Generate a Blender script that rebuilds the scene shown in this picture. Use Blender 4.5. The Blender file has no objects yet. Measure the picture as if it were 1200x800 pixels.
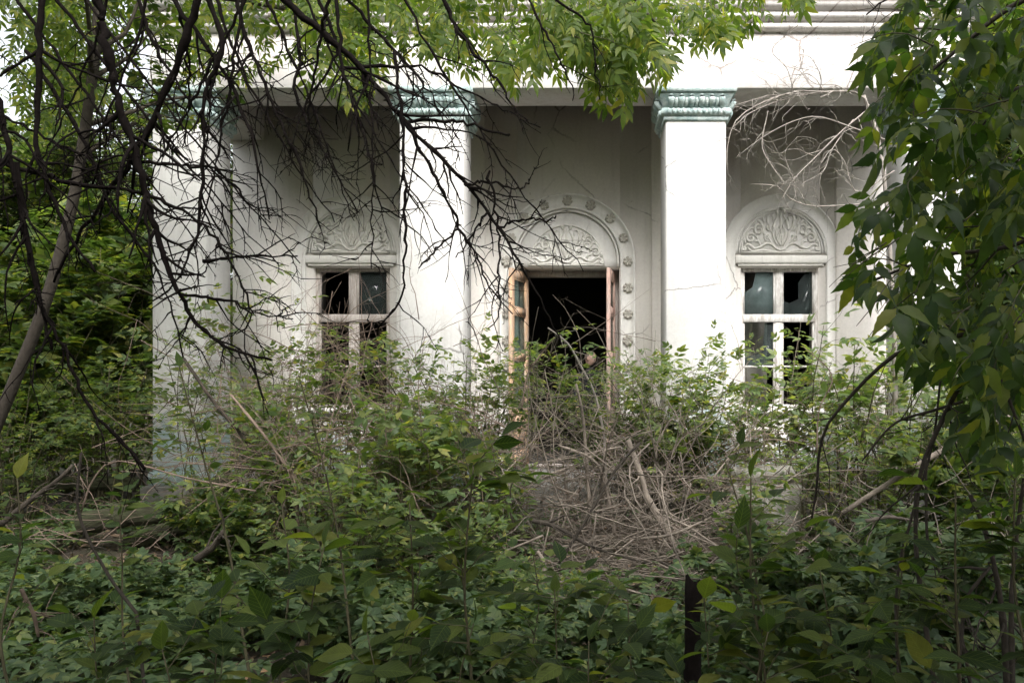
import bpy, math, random
import numpy as np
from mathutils import Vector, Matrix

# ------------------------------------------------------------------ camera, world, sun, exposure
random.seed(7)
RNG = np.random.default_rng(11)
scene = bpy.context.scene
C = scene.collection
F, CX, CY, EYE = 925.0, 687.0, 455.0, 1.6      # lens in photo pixels, point the camera faces, eye height


def P(px, py, D):
    """world point seen at photo pixel px, py at distance D in front of the camera"""
    return np.array([(px - CX) / F * D, D, EYE + (CY - py) / F * D])


cam_d = bpy.data.cameras.new("camera")
cam = bpy.data.objects.new("camera", cam_d)
C.objects.link(cam)
cam.location = (0, 0, EYE)
cam.rotation_euler = (math.radians(90), 0, 0)
cam_d.sensor_width = 36
cam_d.lens = 36 * F / 1200
cam_d.shift_x = (600 - CX) / 1200
cam_d.shift_y = (CY - 400) / 1200
cam_d.clip_end = 1000
cam_d.clip_start = 0.05
scene.camera = cam

SUN_EL, SUN_AZ = 45, 166                       # azimuth: direction the light comes from, clockwise from +Y
w = bpy.data.worlds.new("World")
scene.world = w
w.use_nodes = True
nt = w.node_tree
bg = nt.nodes["Background"]
sky = nt.nodes.new("ShaderNodeTexSky")
sky.sky_type = 'NISHITA'
sky.sun_disc = False
sky.sun_elevation = math.radians(SUN_EL)
sky.sun_rotation = math.radians(SUN_AZ)
sky.dust_density = 6
sky.air_density = 1.0
sky.ozone_density = 1.0
hs = nt.nodes.new("ShaderNodeHueSaturation")          # thin cloud: the sky is nearly white
hs.inputs['Saturation'].default_value = .22
nt.links.new(sky.outputs[0], hs.inputs['Color'])
nt.links.new(hs.outputs[0], bg.inputs[0])
bg.inputs[1].default_value = 0.13
sun_d = bpy.data.lights.new("sun", 'SUN')
sun = bpy.data.objects.new("sun", sun_d)
C.objects.link(sun)
sun_d.energy = 1.0
sun_d.angle = math.radians(34)
sun_d.color = (1, 0.98, 0.945)
_el, _az = math.radians(SUN_EL), math.radians(SUN_AZ)
_from = Vector((math.sin(_az) * math.cos(_el), math.cos(_az) * math.cos(_el), math.sin(_el)))
sun.rotation_euler = _from.to_track_quat('Z', 'Y').to_euler()
scene.view_settings.view_transform = 'Standard'
scene.view_settings.look = 'None'
scene.view_settings.exposure = 1.9
scene.view_settings.gamma = 1
scene.view_settings.use_curve_mapping = False
scene.cycles.max_bounces = 8
scene.cycles.transparent_max_bounces = 8
scene.cycles.use_denoising = True


# ------------------------------------------------------------------ materials
def new_mat(name):
    m = bpy.data.materials.new(name)
    m.use_nodes = True
    n = m.node_tree
    for x in list(n.nodes):
        n.nodes.remove(x)
    out = n.nodes.new("ShaderNodeOutputMaterial")
    b = n.nodes.new("ShaderNodeBsdfPrincipled")
    n.links.new(b.outputs[0], out.inputs[0])
    return m, n, b, out


def noise(n, scale, detail=4, rough=.6, vec=None, stretch=None):
    t = n.nodes.new("ShaderNodeTexNoise")
    t.inputs['Scale'].default_value = scale
    t.inputs['Detail'].default_value = detail
    t.inputs['Roughness'].default_value = rough
    g = n.nodes.new("ShaderNodeNewGeometry") if vec is None else None
    src = g.outputs['Position'] if vec is None else vec
    if stretch:
        mp = n.nodes.new("ShaderNodeMapping")
        mp.inputs['Scale'].default_value = stretch
        n.links.new(src, mp.inputs[0])
        src = mp.outputs[0]
    n.links.new(src, t.inputs['Vector'])
    return t


def ramp(n, src, stops):
    r = n.nodes.new("ShaderNodeValToRGB")
    while len(r.color_ramp.elements) < len(stops):
        r.color_ramp.elements.new(0.5)
    for e, (p, c) in zip(r.color_ramp.elements, stops):
        e.position = p
        e.color = (c, c, c, 1) if isinstance(c, (int, float)) else (*c, 1)
    n.links.new(src, r.inputs[0])
    return r


def mix(n, fac, a, b, mode='MIX'):
    m = n.nodes.new("ShaderNodeMixRGB")
    m.blend_type = mode
    for k, v in enumerate((fac, a, b)):
        sock = m.inputs[k]
        if isinstance(v, (int, float)):
            sock.default_value = v if k == 0 else (v, v, v, 1)
        elif isinstance(v, tuple):
            sock.default_value = (*v, 1)
        else:
            n.links.new(v, sock)
    return m.outputs[0]


def bump(n, b, src, strength, dist=.01):
    bp = n.nodes.new("ShaderNodeBump")
    bp.inputs['Strength'].default_value = strength
    bp.inputs['Distance'].default_value = dist
    n.links.new(src, bp.inputs['Height'])
    n.links.new(bp.outputs[0], b.inputs['Normal'])


def plaster(name, base, stain, worn, amount=.5, low=None, rough=.9):
    """painted plaster: blotches, run marks, chips; low = (colour, z0, z1) old coloured paint near the floor"""
    m, n, b, _ = new_mat(name)
    a = ramp(n, noise(n, 1.3, 6, .65).outputs[0], [(.35, 0), (.72, 1)])
    col = mix(n, a.outputs[0], base, stain)
    st = ramp(n, noise(n, 2.2, 6, .7, stretch=(5, 5, .35)).outputs[0], [(.5, 0), (.78, amount)])
    col = mix(n, st.outputs[0], col, worn)
    fine = ramp(n, noise(n, 30, 3, .6).outputs[0], [(.3, .90), (.7, 1.0)])
    col = mix(n, 1.0, col, fine.outputs[0], 'MULTIPLY')
    chips = ramp(n, noise(n, 9, 5, .55).outputs[0], [(.735, 0), (.75, 1)])
    col = mix(n, chips.outputs[0], col, worn)
    # hairline cracks, only in some areas
    gp = n.nodes.new("ShaderNodeNewGeometry")
    warp = mix(n, .12, gp.outputs['Position'], noise(n, 3, 5, .7).outputs[1], 'ADD')
    vo = n.nodes.new("ShaderNodeTexVoronoi")
    vo.feature = 'DISTANCE_TO_EDGE'
    vo.inputs['Scale'].default_value = 1.1
    n.links.new(warp, vo.inputs['Vector'])
    ck = ramp(n, vo.outputs[0], [(.004, 1), (.012, 0)])
    where = ramp(n, noise(n, .9, 3).outputs[0], [(.5, 0), (.6, .75)])
    col = mix(n, mix(n, 1, ck.outputs[0], where.outputs[0], 'MULTIPLY'), col, tuple(c * .45 for c in worn))
    if low:
        g = n.nodes.new("ShaderNodeNewGeometry")
        s = n.nodes.new("ShaderNodeSeparateXYZ")
        n.links.new(g.outputs['Position'], s.inputs[0])
        mr = n.nodes.new("ShaderNodeMapRange")
        mr.inputs[1].default_value = low[1]
        mr.inputs[2].default_value = low[2]
        mr.inputs[3].default_value = 1
        mr.inputs[4].default_value = 0
        n.links.new(s.outputs[2], mr.inputs[0])
        nn = noise(n, 3.5, 6, .7)
        ad = n.nodes.new("ShaderNodeMath")
        ad.operation = 'MULTIPLY_ADD'
        n.links.new(nn.outputs[0], ad.inputs[0])
        ad.inputs[1].default_value = 1.6
        ad.inputs[2].default_value = -.8
        ad2 = n.nodes.new("ShaderNodeMath")
        n.links.new(ad.outputs[0], ad2.inputs[0])
        n.links.new(mr.outputs[0], ad2.inputs[1])
        r2 = ramp(n, ad2.outputs[0], [(.42, 0), (.62, 1)])
        col = mix(n, r2.outputs[0], col, low[0])
    n.links.new(col, b.inputs['Base Color'])
    b.inputs['Roughness'].default_value = rough
    b.inputs['Specular IOR Level'].default_value = .2
    bump(n, b, mix(n, .5, noise(n, 14, 6, .7).outputs[0], noise(n, 90, 2).outputs[0]), .35, .012)
    return m


def simple(name, base, rough=.8, var=.3, scale=6, stretch=None, b2=None, bumpd=.004, spec=.3):
    m, n, b, _ = new_mat(name)
    t = noise(n, scale, 6, .65, stretch=stretch)
    r = ramp(n, t.outputs[0], [(.3, 0), (.7, 1)])
    dark = tuple(c * (1 - var) for c in base)
    n.links.new(mix(n, r.outputs[0], dark, b2 or base), b.inputs['Base Color'])
    b.inputs['Roughness'].default_value = rough
    b.inputs['Specular IOR Level'].default_value = spec
    bump(n, b, t.outputs[0], .6, bumpd)
    return m


def wood(name, base, dark):
    m, n, b, _ = new_mat(name)
    t = noise(n, 9, 7, .7, stretch=(6, 6, .5))
    r = ramp(n, t.outputs[0], [(.3, dark), (.55, base), (.8, tuple(min(1, c * 1.25) for c in base))])
    wr = ramp(n, noise(n, 4, 6, .75, stretch=(3, 3, .8)).outputs[0], [(.42, 0), (.62, .75)])
    gr = ramp(n, noise(n, 40, 4, .7, stretch=(4, 4, .4)).outputs[0], [(.3, (.16, .14, .125)), (.7, (.42, .38, .34))])
    n.links.new(mix(n, wr.outputs[0], r.outputs[0], gr.outputs[0]), b.inputs['Base Color'])
    b.inputs['Roughness'].default_value = .85
    bump(n, b, gr.outputs[0], .6, .006)
    return m


def leaf_mat(name, dark, mid, light, trans=.42, rough=.42, veins=False):
    m, n, b, out = new_mat(name)
    g = n.nodes.new("ShaderNodeNewGeometry")
    oi = n.nodes.new("ShaderNodeObjectInfo")
    ad = n.nodes.new("ShaderNodeMath")
    n.links.new(g.outputs['Random Per Island'], ad.inputs[0])
    n.links.new(oi.outputs['Random'], ad.inputs[1])
    fr = n.nodes.new("ShaderNodeMath")
    fr.operation = 'FRACT'
    n.links.new(ad.outputs[0], fr.inputs[0])
    r = ramp(n, fr.outputs[0], [(0, dark), (.5, mid), (.88, light), (1, tuple(c * k for c, k in zip(light, (1.5, 1.2, 1))))])
    blotch = ramp(n, noise(n, 22, 3).outputs[0], [(.3, .82), (.7, 1.08)])
    col = mix(n, 1, r.outputs[0], blotch.outputs[0], 'MULTIPLY')
    hgt = noise(n, 160, 3).outputs[0]
    if veins:                                   # midrib and side veins from the leaf's own coordinates
        tc_ = n.nodes.new("ShaderNodeTexCoord")
        sp_ = n.nodes.new("ShaderNodeSeparateXYZ")
        n.links.new(tc_.outputs['Object'], sp_.inputs[0])

        def mth(op, a_, b_=None):
            q = n.nodes.new("ShaderNodeMath")
            q.operation = op
            for k_, v_ in enumerate((a_, b_)):
                if v_ is None:
                    continue
                if isinstance(v_, (int, float)):
                    q.inputs[k_].default_value = v_
                else:
                    n.links.new(v_, q.inputs[k_])
            return q.outputs[0]
        ay = mth('ABSOLUTE', sp_.outputs[1])
        f_ = mth('FRACT', mth('MULTIPLY', mth('SUBTRACT', sp_.outputs[0], mth('MULTIPLY', ay, 1.1)), 8.0))
        side = mth('LESS_THAN', mth('ABSOLUTE', mth('SUBTRACT', f_, .5)), .055)
        v_ = mth('MAXIMUM', side, mth('LESS_THAN', ay, .012))
        col = mix(n, mth('MULTIPLY', v_, .22), col, tuple(min(1, c * 2.2) for c in light))
        pillow = mth('ABSOLUTE', mth('SUBTRACT', f_, .5))
        hgt = mth('ADD', mth('MULTIPLY', hgt, .25), mth('MULTIPLY', mth('MULTIPLY', pillow, mth('SUBTRACT', .5, pillow)), 12.0))
    n.links.new(col, b.inputs['Base Color'])
    b.inputs['Roughness'].default_value = rough
    b.inputs['Specular IOR Level'].default_value = .22 if veins else .3
    bump(n, b, hgt, .6 if veins else .25, .003 if veins else .002)
    tr = n.nodes.new("ShaderNodeBsdfTranslucent")
    tc = mix(n, 1, col, (2.0, 2.2, .75), 'MULTIPLY')
    n.links.new(tc, tr.inputs[0])
    ms = n.nodes.new("ShaderNodeMixShader")
    ms.inputs[0].default_value = trans
    n.links.new(b.outputs[0], ms.inputs[1])
    n.links.new(tr.outputs[0], ms.inputs[2])
    n.links.new(ms.outputs[0], out.inputs[0])
    return m


M = {}
M['wall'] = plaster('painted_plaster', (.73, .70, .66), (.67, .635, .59), (.50, .46, .42), .35,
                    low=((.42, .45, .44), .3, 1.6))
M['column'] = plaster('column_plaster', (.60, .59, .575), (.51, .50, .485), (.36, .34, .32), .6,
                      low=((.38, .48, .50), .2, 2.0))
M['entab'] = plaster('entablature_plaster', (.60, .585, .57), (.54, .50, .475), (.36, .28, .24), .6)
M['trim'] = plaster('trim_plaster', (.74, .73, .70), (.68, .66, .63), (.48, .45, .41), .4)
M['relief'] = plaster('relief_plaster', (.72, .71, .67), (.64, .62, .57), (.42, .40, .36), .5)
M['rosette'] = plaster('rosette_plaster', (.47, .45, .40), (.40, .38, .34), (.36, .34, .30), .6)
M['capital'] = plaster('aqua_plaster', (.50, .61, .60), (.34, .47, .47), (.70, .74, .72), .5)
m, n, b, _ = new_mat('aqua_plaster_worn')
t_ = ramp(n, noise(n, 11, 7, .75).outputs[0], [(.3, (.16, .25, .26)), (.45, (.30, .385, .375)), (.58, (.42, .49, .475)), (.75, (.62, .64, .61))])
n.links.new(t_.outputs[0], b.inputs['Base Color'])
b.inputs['Roughness'].default_value = .9
bump(n, b, noise(n, 35, 6, .7).outputs[0], .8, .02)
M['capital'] = m
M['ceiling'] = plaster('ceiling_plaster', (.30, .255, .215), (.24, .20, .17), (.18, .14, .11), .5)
M['inside'] = simple('dark_plaster', (.07, .066, .06), .95)  # plain dark grey tone for the room behind the openings
M['porch'] = simple('worn_concrete', (.30, .29, .27), .95, .5)
M['orange_wood'] = wood('orange_wood', (.56, .36, .22), (.36, .21, .12))
M['pink_wood'] = wood('pink_wood', (.56, .36, .30), (.40, .23, .19))
M['grey_wood'] = wood('grey_wood', (.45, .41, .38), (.25, .21, .19))
M['white_wood'] = wood('white_wood', (.70, .69, .67), (.45, .42, .39))
M['dead_bark'] = simple('dead_bark', (.014, .011, .010), .95, .5, 30, bumpd=.012, spec=.06)
M['bark'] = simple('bark', (.085, .07, .055), .95, .55, 18, (1, 1, .3), bumpd=.02)
M['bark_dark'] = simple('dark_bark', (.06, .05, .04), .95, .5, 22, bumpd=.015)
M['pale_twig'] = simple('pale_twig', (.34, .285, .235), .9, .75, 3.5, bumpd=.008)
M['brown_twig'] = simple('brown_twig', (.27, .20, .16), .9, .5, 14)
M['grey_twig'] = simple('grey_twig', (.30, .27, .24), .9, .4, 14)
M['stem'] = simple('green_stem', (.10, .09, .05), .8, .4, 14)
M['log'] = simple('mossy_log', (.075, .06, .045), .95, .7, 6, stretch=(1, 6, 6), b2=(.065, .075, .035), bumpd=.06)
M['stone'] = simple('pale_stone', (.42, .40, .36), .95, .4, 7, bumpd=.02)
M['litter'] = leaf_mat('dry_litter', (.09, .06, .04), (.16, .11, .075), (.26, .19, .13), .1, .8)
M['leaf_bush'] = leaf_mat('shrub_leaf', (.04, .07, .028), (.08, .12, .04), (.15, .18, .05))
M['leaf_pale'] = leaf_mat('pale_shrub_leaf', (.085, .13, .06), (.13, .18, .075), (.20, .23, .08))
M['leaf_dark'] = leaf_mat('dark_leaf', (.024, .05, .015), (.052, .088, .024), (.12, .155, .035), .52)
M['leaf_tree'] = leaf_mat('canopy_leaf', (.05, .085, .022), (.10, .145, .035), (.17, .20, .05), .58)
M['leaf_far'] = leaf_mat('forest_leaf', (.03, .055, .02), (.06, .09, .03), (.12, .14, .05), .45, .6)
M['leaf_fore'] = leaf_mat('foreground_leaf', (.02, .04, .014), (.045, .075, .02), (.11, .14, .03), .45, .5, True)
M['leaf_sapling'] = leaf_mat('sapling_leaf', (.035, .065, .022), (.075, .12, .035), (.14, .175, .045), .45, .48, True)
M['leaf_floor'] = leaf_mat('ground_cover_leaf', (.05, .085, .04), (.08, .125, .055), (.12, .16, .06), .3)


def glass_mat(name, tint, rough=.12, alpha=.35):
    m, n, b, out = new_mat(name)
    t = ramp(n, noise(n, 5, 6, .7).outputs[0], [(.35, .0), (.75, 1)])
    n.links.new(mix(n, t.outputs[0], tint, tuple(min(1, c * 1.8) for c in tint)), b.inputs['Base Color'])
    b.inputs['Roughness'].default_value = rough
    tb = n.nodes.new("ShaderNodeBsdfTransparent")
    tb.inputs[0].default_value = (.75, .85, .83, 1)
    ms = n.nodes.new("ShaderNodeMixShader")
    ms.inputs[0].default_value = alpha
    n.links.new(tb.outputs[0], ms.inputs[1])
    n.links.new(b.outputs[0], ms.inputs[2])
    n.links.new(ms.outputs[0], out.inputs[0])
    return m


M['glass_dirty'] = glass_mat('dusty_glass', (.075, .10, .10), .25, .8)
M['glass'] = glass_mat('clear_dirty_glass', (.05, .06, .06), .08, .3)

m, n, b, _ = new_mat('forest_soil')
t1 = ramp(n, noise(n, 3, 8, .7).outputs[0], [(.3, (.035, .028, .02)), (.5, (.075, .058, .04)), (.62, (.06, .075, .035)), (.75, (.11, .085, .06))])
n.links.new(t1.outputs[0], b.inputs['Base Color'])
b.inputs['Roughness'].default_value = 1
bump(n, b, noise(n, 25, 8, .75).outputs[0], 1, .05)
M['soil'] = m


# ------------------------------------------------------------------ mesh helpers
def mk_mesh(name, verts, polys, mat=None, smooth=False):
    """polys: list of int arrays (M, k)"""
    verts = np.asarray(verts, np.float32).reshape(-1, 3)
    me = bpy.data.meshes.new(name)
    polys = [np.asarray(p, np.int32) for p in polys if len(p)]
    loops = np.concatenate([p.ravel() for p in polys])
    tot = np.concatenate([np.full(len(p), p.shape[1], np.int32) for p in polys])
    start = np.concatenate([[0], np.cumsum(tot)[:-1]]).astype(np.int32)
    me.vertices.add(len(verts))
    me.vertices.foreach_set('co', verts.ravel())
    me.loops.add(len(loops))
    me.loops.foreach_set('vertex_index', loops)
    me.polygons.add(len(tot))
    me.polygons.foreach_set('loop_start', start)
    me.polygons.foreach_set('loop_total', tot)
    me.update(calc_edges=True)
    me.validate()
    if mat is not None:
        me.materials.append(mat)
    if smooth:
        me.polygons.foreach_set('use_smooth', np.ones(len(tot), bool))
    return me


def link(name, data, parent=None, label=None, cat=None, group=None, kind=None, loc=None):
    o = bpy.data.objects.new(name, data)
    C.objects.link(o)
    if parent is not None:
        o.parent = parent
    if loc is not None:
        o.location = loc
    if label:
        o['label'] = label
    if cat:
        o['category'] = cat
    if group:
        o['group'] = group
    if kind:
        o['kind'] = kind
    return o


class MB:
    """mesh builder collecting boxes, prisms, tubes and raw parts"""

    def __init__(s):
        s.v, s.p, s.n = [], {}, 0

    def add(s, verts, polys):
        verts = np.asarray(verts, float).reshape(-1, 3)
        s.v.append(verts)
        for q in polys:
            q = np.asarray(q, int)
            if len(q):
                s.p.setdefault(q.shape[1], []).append(q + s.n)
        s.n += len(verts)

    def box(s, x0, x1, y0, y1, z0, z1, bevel=0):
        if bevel <= 0:
            v = [(x, y, z) for z in (z0, z1) for y in (y0, y1) for x in (x0, x1)]
            s.add(v, [[(0, 2, 3, 1), (4, 5, 7, 6), (0, 1, 5, 4), (2, 6, 7, 3), (0, 4, 6, 2), (1, 3, 7, 5)]])
            return
        b = bevel
        ring = [(x0 + b, y0), (x1 - b, y0), (x1, y0 + b), (x1, y1 - b), (x1 - b, y1), (x0 + b, y1), (x0, y1 - b), (x0, y0 + b)]
        inner = [(min(max(x, x0 + b), x1 - b), min(max(y, y0 + b), y1 - b)) for x, y in ring]
        v = [(x, y, z0) for x, y in inner] + [(x, y, z0 + b) for x, y in ring] + [(x, y, z1 - b) for x, y in ring] + [(x, y, z1) for x, y in inner]
        q = []
        for k in range(3):
            for i in range(8):
                j = (i + 1) % 8
                q.append((k * 8 + i, k * 8 + j, k * 8 + 8 + j, k * 8 + 8 + i))
        s.add(v, [q, [tuple(range(24, 32)), tuple(range(7, -1, -1))]])

    def prism(s, outline, y0, y1, cap=True):
        """outline in (x, z), extruded along y from y0 (front) to y1; convex or nearly so"""
        k = len(outline)
        v = [(x, y0, z) for x, z in outline] + [(x, y1, z) for x, z in outline]
        q = [(i, (i + 1) % k, k + (i + 1) % k, k + i) for i in range(k)]
        s.add(v, [q] + ([[tuple(range(k - 1, -1, -1)), tuple(range(k, 2 * k))]] if cap else []))

    def band(s, path_a, path_b, prof):
        """strip between two (x,z) paths; prof = [(t, y)] cross-section, t 0 on path_a, 1 on path_b"""
        A, B = np.array(path_a), np.array(path_b)
        v = []
        for t, y in prof:
            q = A * (1 - t) + B * t
            v.append(np.column_stack([q[:, 0], np.full(len(q), y), q[:, 1]]))
        nn, m_ = len(A), len(prof)
        q = []
        for j in range(m_ - 1):
            for i in range(nn - 1):
                q.append((j * nn + i, j * nn + i + 1, (j + 1) * nn + i + 1, (j + 1) * nn + i))
        s.add(np.concatenate(v), [q])

    def tube(s, pts, rad, sides=7):
        v, q = tube_arr(np.array(pts, float)[None], np.array(rad, float)[None], sides)
        s.add(v, q)

    def mesh(s, name, mat, smooth=False):
        return mk_mesh(name, np.concatenate(s.v), [np.concatenate(q) for q in s.p.values()], mat, smooth)

    def build(s, name, mat, parent=None, smooth=False, **kw):
        return link(name, s.mesh(name, mat, smooth), parent, **kw)


def nrm(a):
    return a / np.maximum(np.linalg.norm(a, axis=-1, keepdims=True), 1e-9)


def tube_arr(pts, rad, sides=5):
    """pts (K,n,3), rad (K,n) -> verts, [quads, caps]"""
    K, n_, _ = pts.shape
    tan = np.gradient(pts, axis=1)
    tan = nrm(tan)
    ref = np.where(np.abs(tan[:, :1, 2:3]) > .8, np.array([1., 0, 0]), np.array([0, 0, 1.]))
    ref = np.repeat(ref, n_, axis=1)
    u = nrm(np.cross(tan, ref))
    vv = np.cross(tan, u)
    a = np.arange(sides) * 2 * math.pi / sides
    ring = pts[:, :, None, :] + rad[:, :, None, None] * (np.cos(a)[None, None, :, None] * u[:, :, None, :] + np.sin(a)[None, None, :, None] * vv[:, :, None, :])
    verts = ring.reshape(-1, 3)
    base = (np.arange(K) * n_ * sides)[:, None, None] + (np.arange(n_ - 1) * sides)[None, :, None]
    i = np.arange(sides)[None, None, :]
    j = (i + 1) % sides
    q = np.stack([base + i, base + j, base + sides + j, base + sides + i], -1).reshape(-1, 4)
    cap = ((np.arange(K) * n_ * sides)[:, None] + (n_ - 1) * sides + np.arange(sides)[None]).reshape(-1, sides)
    cap0 = ((np.arange(K) * n_ * sides)[:, None] + np.arange(sides)[None])[:, ::-1].reshape(-1, sides)
    return verts, [q, cap, cap0]


def curves(start, d0, L, n_=6, wig=.18, grav=0.0):
    K = len(start)
    p = [start]
    d = nrm(d0)
    st = (np.asarray(L) / (n_ - 1))[:, None]
    for _ in range(n_ - 1):
        p.append(p[-1] + d * st)
        d = nrm(d + RNG.normal(0, wig, (K, 3)) + np.array([0, 0, grav]))
    return np.stack(p, 1)


def spawn(pts, rad, m_, t0=.2, t1=1., ang=(.5, 1.0), L=(.2, .5), n_=6, wig=.18, grav=0., rr=.6, rmin=.0015, bias=None):
    """children along parent curves; returns pts, rad"""
    K, n0, _ = pts.shape
    t = RNG.uniform(t0, t1, (K, m_)) * (n0 - 1)
    i = np.minimum(t.astype(int), n0 - 2)
    f = (t - i)[..., None]
    k = np.arange(K)[:, None]
    a, b_ = pts[k, i], pts[k, i + 1]
    pos = a * (1 - f) + b_ * f
    r = rad[k, i] * (1 - f[..., 0]) + rad[k, i + 1] * f[..., 0]
    tan = nrm(b_ - a)
    rv = RNG.normal(0, 1, tan.shape)
    if bias is not None:
        rv = rv + np.array(bias)
    side = nrm(rv - (rv * tan).sum(-1, keepdims=True) * tan)
    an = RNG.uniform(*ang, (K, m_, 1))
    d = tan * np.cos(an) + side * np.sin(an)
    LL = RNG.uniform(*L, (K, m_)) * (1.15 - .5 * (t / (n0 - 1)))
    c = curves(pos.reshape(-1, 3), d.reshape(-1, 3), LL.ravel(), n_, wig, grav)
    r0 = np.maximum(r.ravel() * rr, rmin)
    rd = r0[:, None] * np.linspace(1, .35, n_)[None]
    return c, rd


def resample(path, n_):
    path = np.array(path, float)
    d = np.concatenate([[0], np.cumsum(np.linalg.norm(np.diff(path, axis=0), axis=1))])
    if len(path) > 3:                       # Catmull-Rom smoothing
        out = []
        pp = np.vstack([2 * path[0] - path[1], path, 2 * path[-1] - path[-2]])
        for s_ in np.linspace(0, d[-1] * .9999, n_):
            i = int(np.searchsorted(d, s_, 'right') - 1)
            u = (s_ - d[i]) / (d[i + 1] - d[i])
            a, b_, c, e = pp[i:i + 4]
            out.append(.5 * ((2 * b_) + (-a + c) * u + (2 * a - 5 * b_ + 4 * c - e) * u ** 2 + (-a + 3 * b_ - 3 * c + e) * u ** 3))
        return np.array(out)
    s_ = np.linspace(0, d[-1], n_)
    return np.stack([np.interp(s_, d, path[:, k]) for k in range(3)], 1)


def pxpath(pts, D0, D1=None, n_=14):
    D1 = D0 if D1 is None else D1
    ds = np.linspace(D0, D1, len(pts))
    return resample([P(x, y, d) for (x, y), d in zip(pts, ds)], n_)


def knots(pts, rad, amt=.25):
    """uneven thickness, bud scars"""
    return rad * (1 + RNG.uniform(-amt, amt, rad.shape) * (RNG.random(rad.shape) < .5))


# ---- leaf templates in (along, across, up); list of (verts, tris)
def leaflet(stations, cup=.22, droop=.25):
    v = [(0, 0, 0)]
    for u, w_ in stations:
        z = -droop * u * u
        v += [(u, -w_, z + cup * w_), (u, 0, z), (u, w_, z + cup * w_)]
    v.append((1, 0, -droop))
    v = np.array(v)
    k = len(stations)
    tri = [(0, 2, 1), (0, 3, 2)]
    for i in range(k - 1):
        a, b_ = 1 + 3 * i, 4 + 3 * i
        tri += [(a, a + 1, b_ + 1), (a, b_ + 1, b_), (a + 1, a + 2, b_ + 2), (a + 1, b_ + 2, b_ + 1)]
    a, t_ = 1 + 3 * (k - 1), len(v) - 1
    tri += [(a, a + 1, t_), (a + 1, a + 2, t_)]
    return v, np.array(tri)


LF_HI = leaflet([(.08, .07), (.2, .19), (.36, .26), (.5, .25), (.64, .20), (.76, .13), (.88, .055)])
LF_LOB = leaflet([(.1, .06), (.22, .16), (.34, .205), (.42, .185), (.52, .20), (.6, .15), (.7, .13), (.82, .06)], .25, .4)
LF_MID = leaflet([(.22, .19), (.48, .25), (.78, .12)])
LF_LO = leaflet([(.45, .25)])
LF_WIDE = leaflet([(.1, .16), (.3, .32), (.5, .35), (.7, .25), (.86, .12)], .15, .2)


def rot2(v, a, s, off):
    c, s_ = math.cos(a), math.sin(a)
    x, y, z = v[:, 0] * s, v[:, 1] * s, v[:, 2] * s
    return np.column_stack([x * c - y * s_ + off[0], x * s_ + y * c + off[1], z + off[2]])


def compound(lf, spec, rachis=True):
    """spec: (u position, angle deg, size) per leaflet along a rachis of unit length"""
    vs, ts, n_ = [], [], 0
    for u, a, s in spec:
        v = rot2(lf[0], math.radians(a), s, (u, 0, -.12 * u * u))
        vs.append(v)
        ts.append(lf[1] + n_)
        n_ += len(v)
    if rachis:
        um = max(s[0] for s in spec)
        r = np.array([(0, -.008, 0), (0, .008, 0), (um, .005, -.12 * um * um), (um, -.005, -.12 * um * um)])
        vs.append(r)
        ts.append(np.array([(0, 1, 2), (0, 2, 3)]) + n_)
    return np.concatenate(vs), np.concatenate(ts)


PINN = [(.62, 0, .44), (.55, 42, .38), (.57, -45, .38), (.30, 50, .34), (.33, -48, .35)]
TRIF = [(.5, 0, .52), (.42, 55, .42), (.44, -52, .42)]
LF_NARROW = leaflet([(.2, .12), (.45, .165), (.75, .085)], .2, .3)
PINN7 = [(.7, 0, .42), (.62, 40, .38), (.64, -42, .38), (.42, 48, .38), (.45, -50, .38), (.2, 55, .32), (.23, -52, .32)]
T_ASH = compound(LF_NARROW, PINN7, False)
T_PINN_HI = compound(LF_LOB, PINN)
T_PINN_MID = compound(LF_MID, PINN, False)
T_PINN_LO = compound(LF_LO, PINN, False)
T_TRIF_HI = compound(LF_LOB, TRIF)
T_TRIF_MID = compound(LF_MID, TRIF, False)
T_PALM = compound(LF_LO, [(.1, 0, .85), (.08, 45, .7), (.08, -45, .7), (.05, 95, .5), (.05, -95, .5)], False)
T_PALM_MID = compound(LF_MID, [(.1, 0, .85), (.08, 42, .7), (.08, -42, .7), (.05, 90, .5), (.05, -90, .5)], False)


def place(tmpl, pos, d, up, size):
    """replicate a template at many frames -> verts, [tris]"""
    v, t = tmpl
    d = nrm(d)
    sd = nrm(np.cross(up, d))
    nn = np.cross(d, sd)
    V = pos[:, None] + size[:, None, None] * (v[None, :, 0, None] * d[:, None] + v[None, :, 1, None] * sd[:, None] + v[None, :, 2, None] * nn[:, None])
    T = (t[None] + (np.arange(len(pos)) * len(v))[:, None, None]).reshape(-1, 3)
    return V.reshape(-1, 3), [T]


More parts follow.
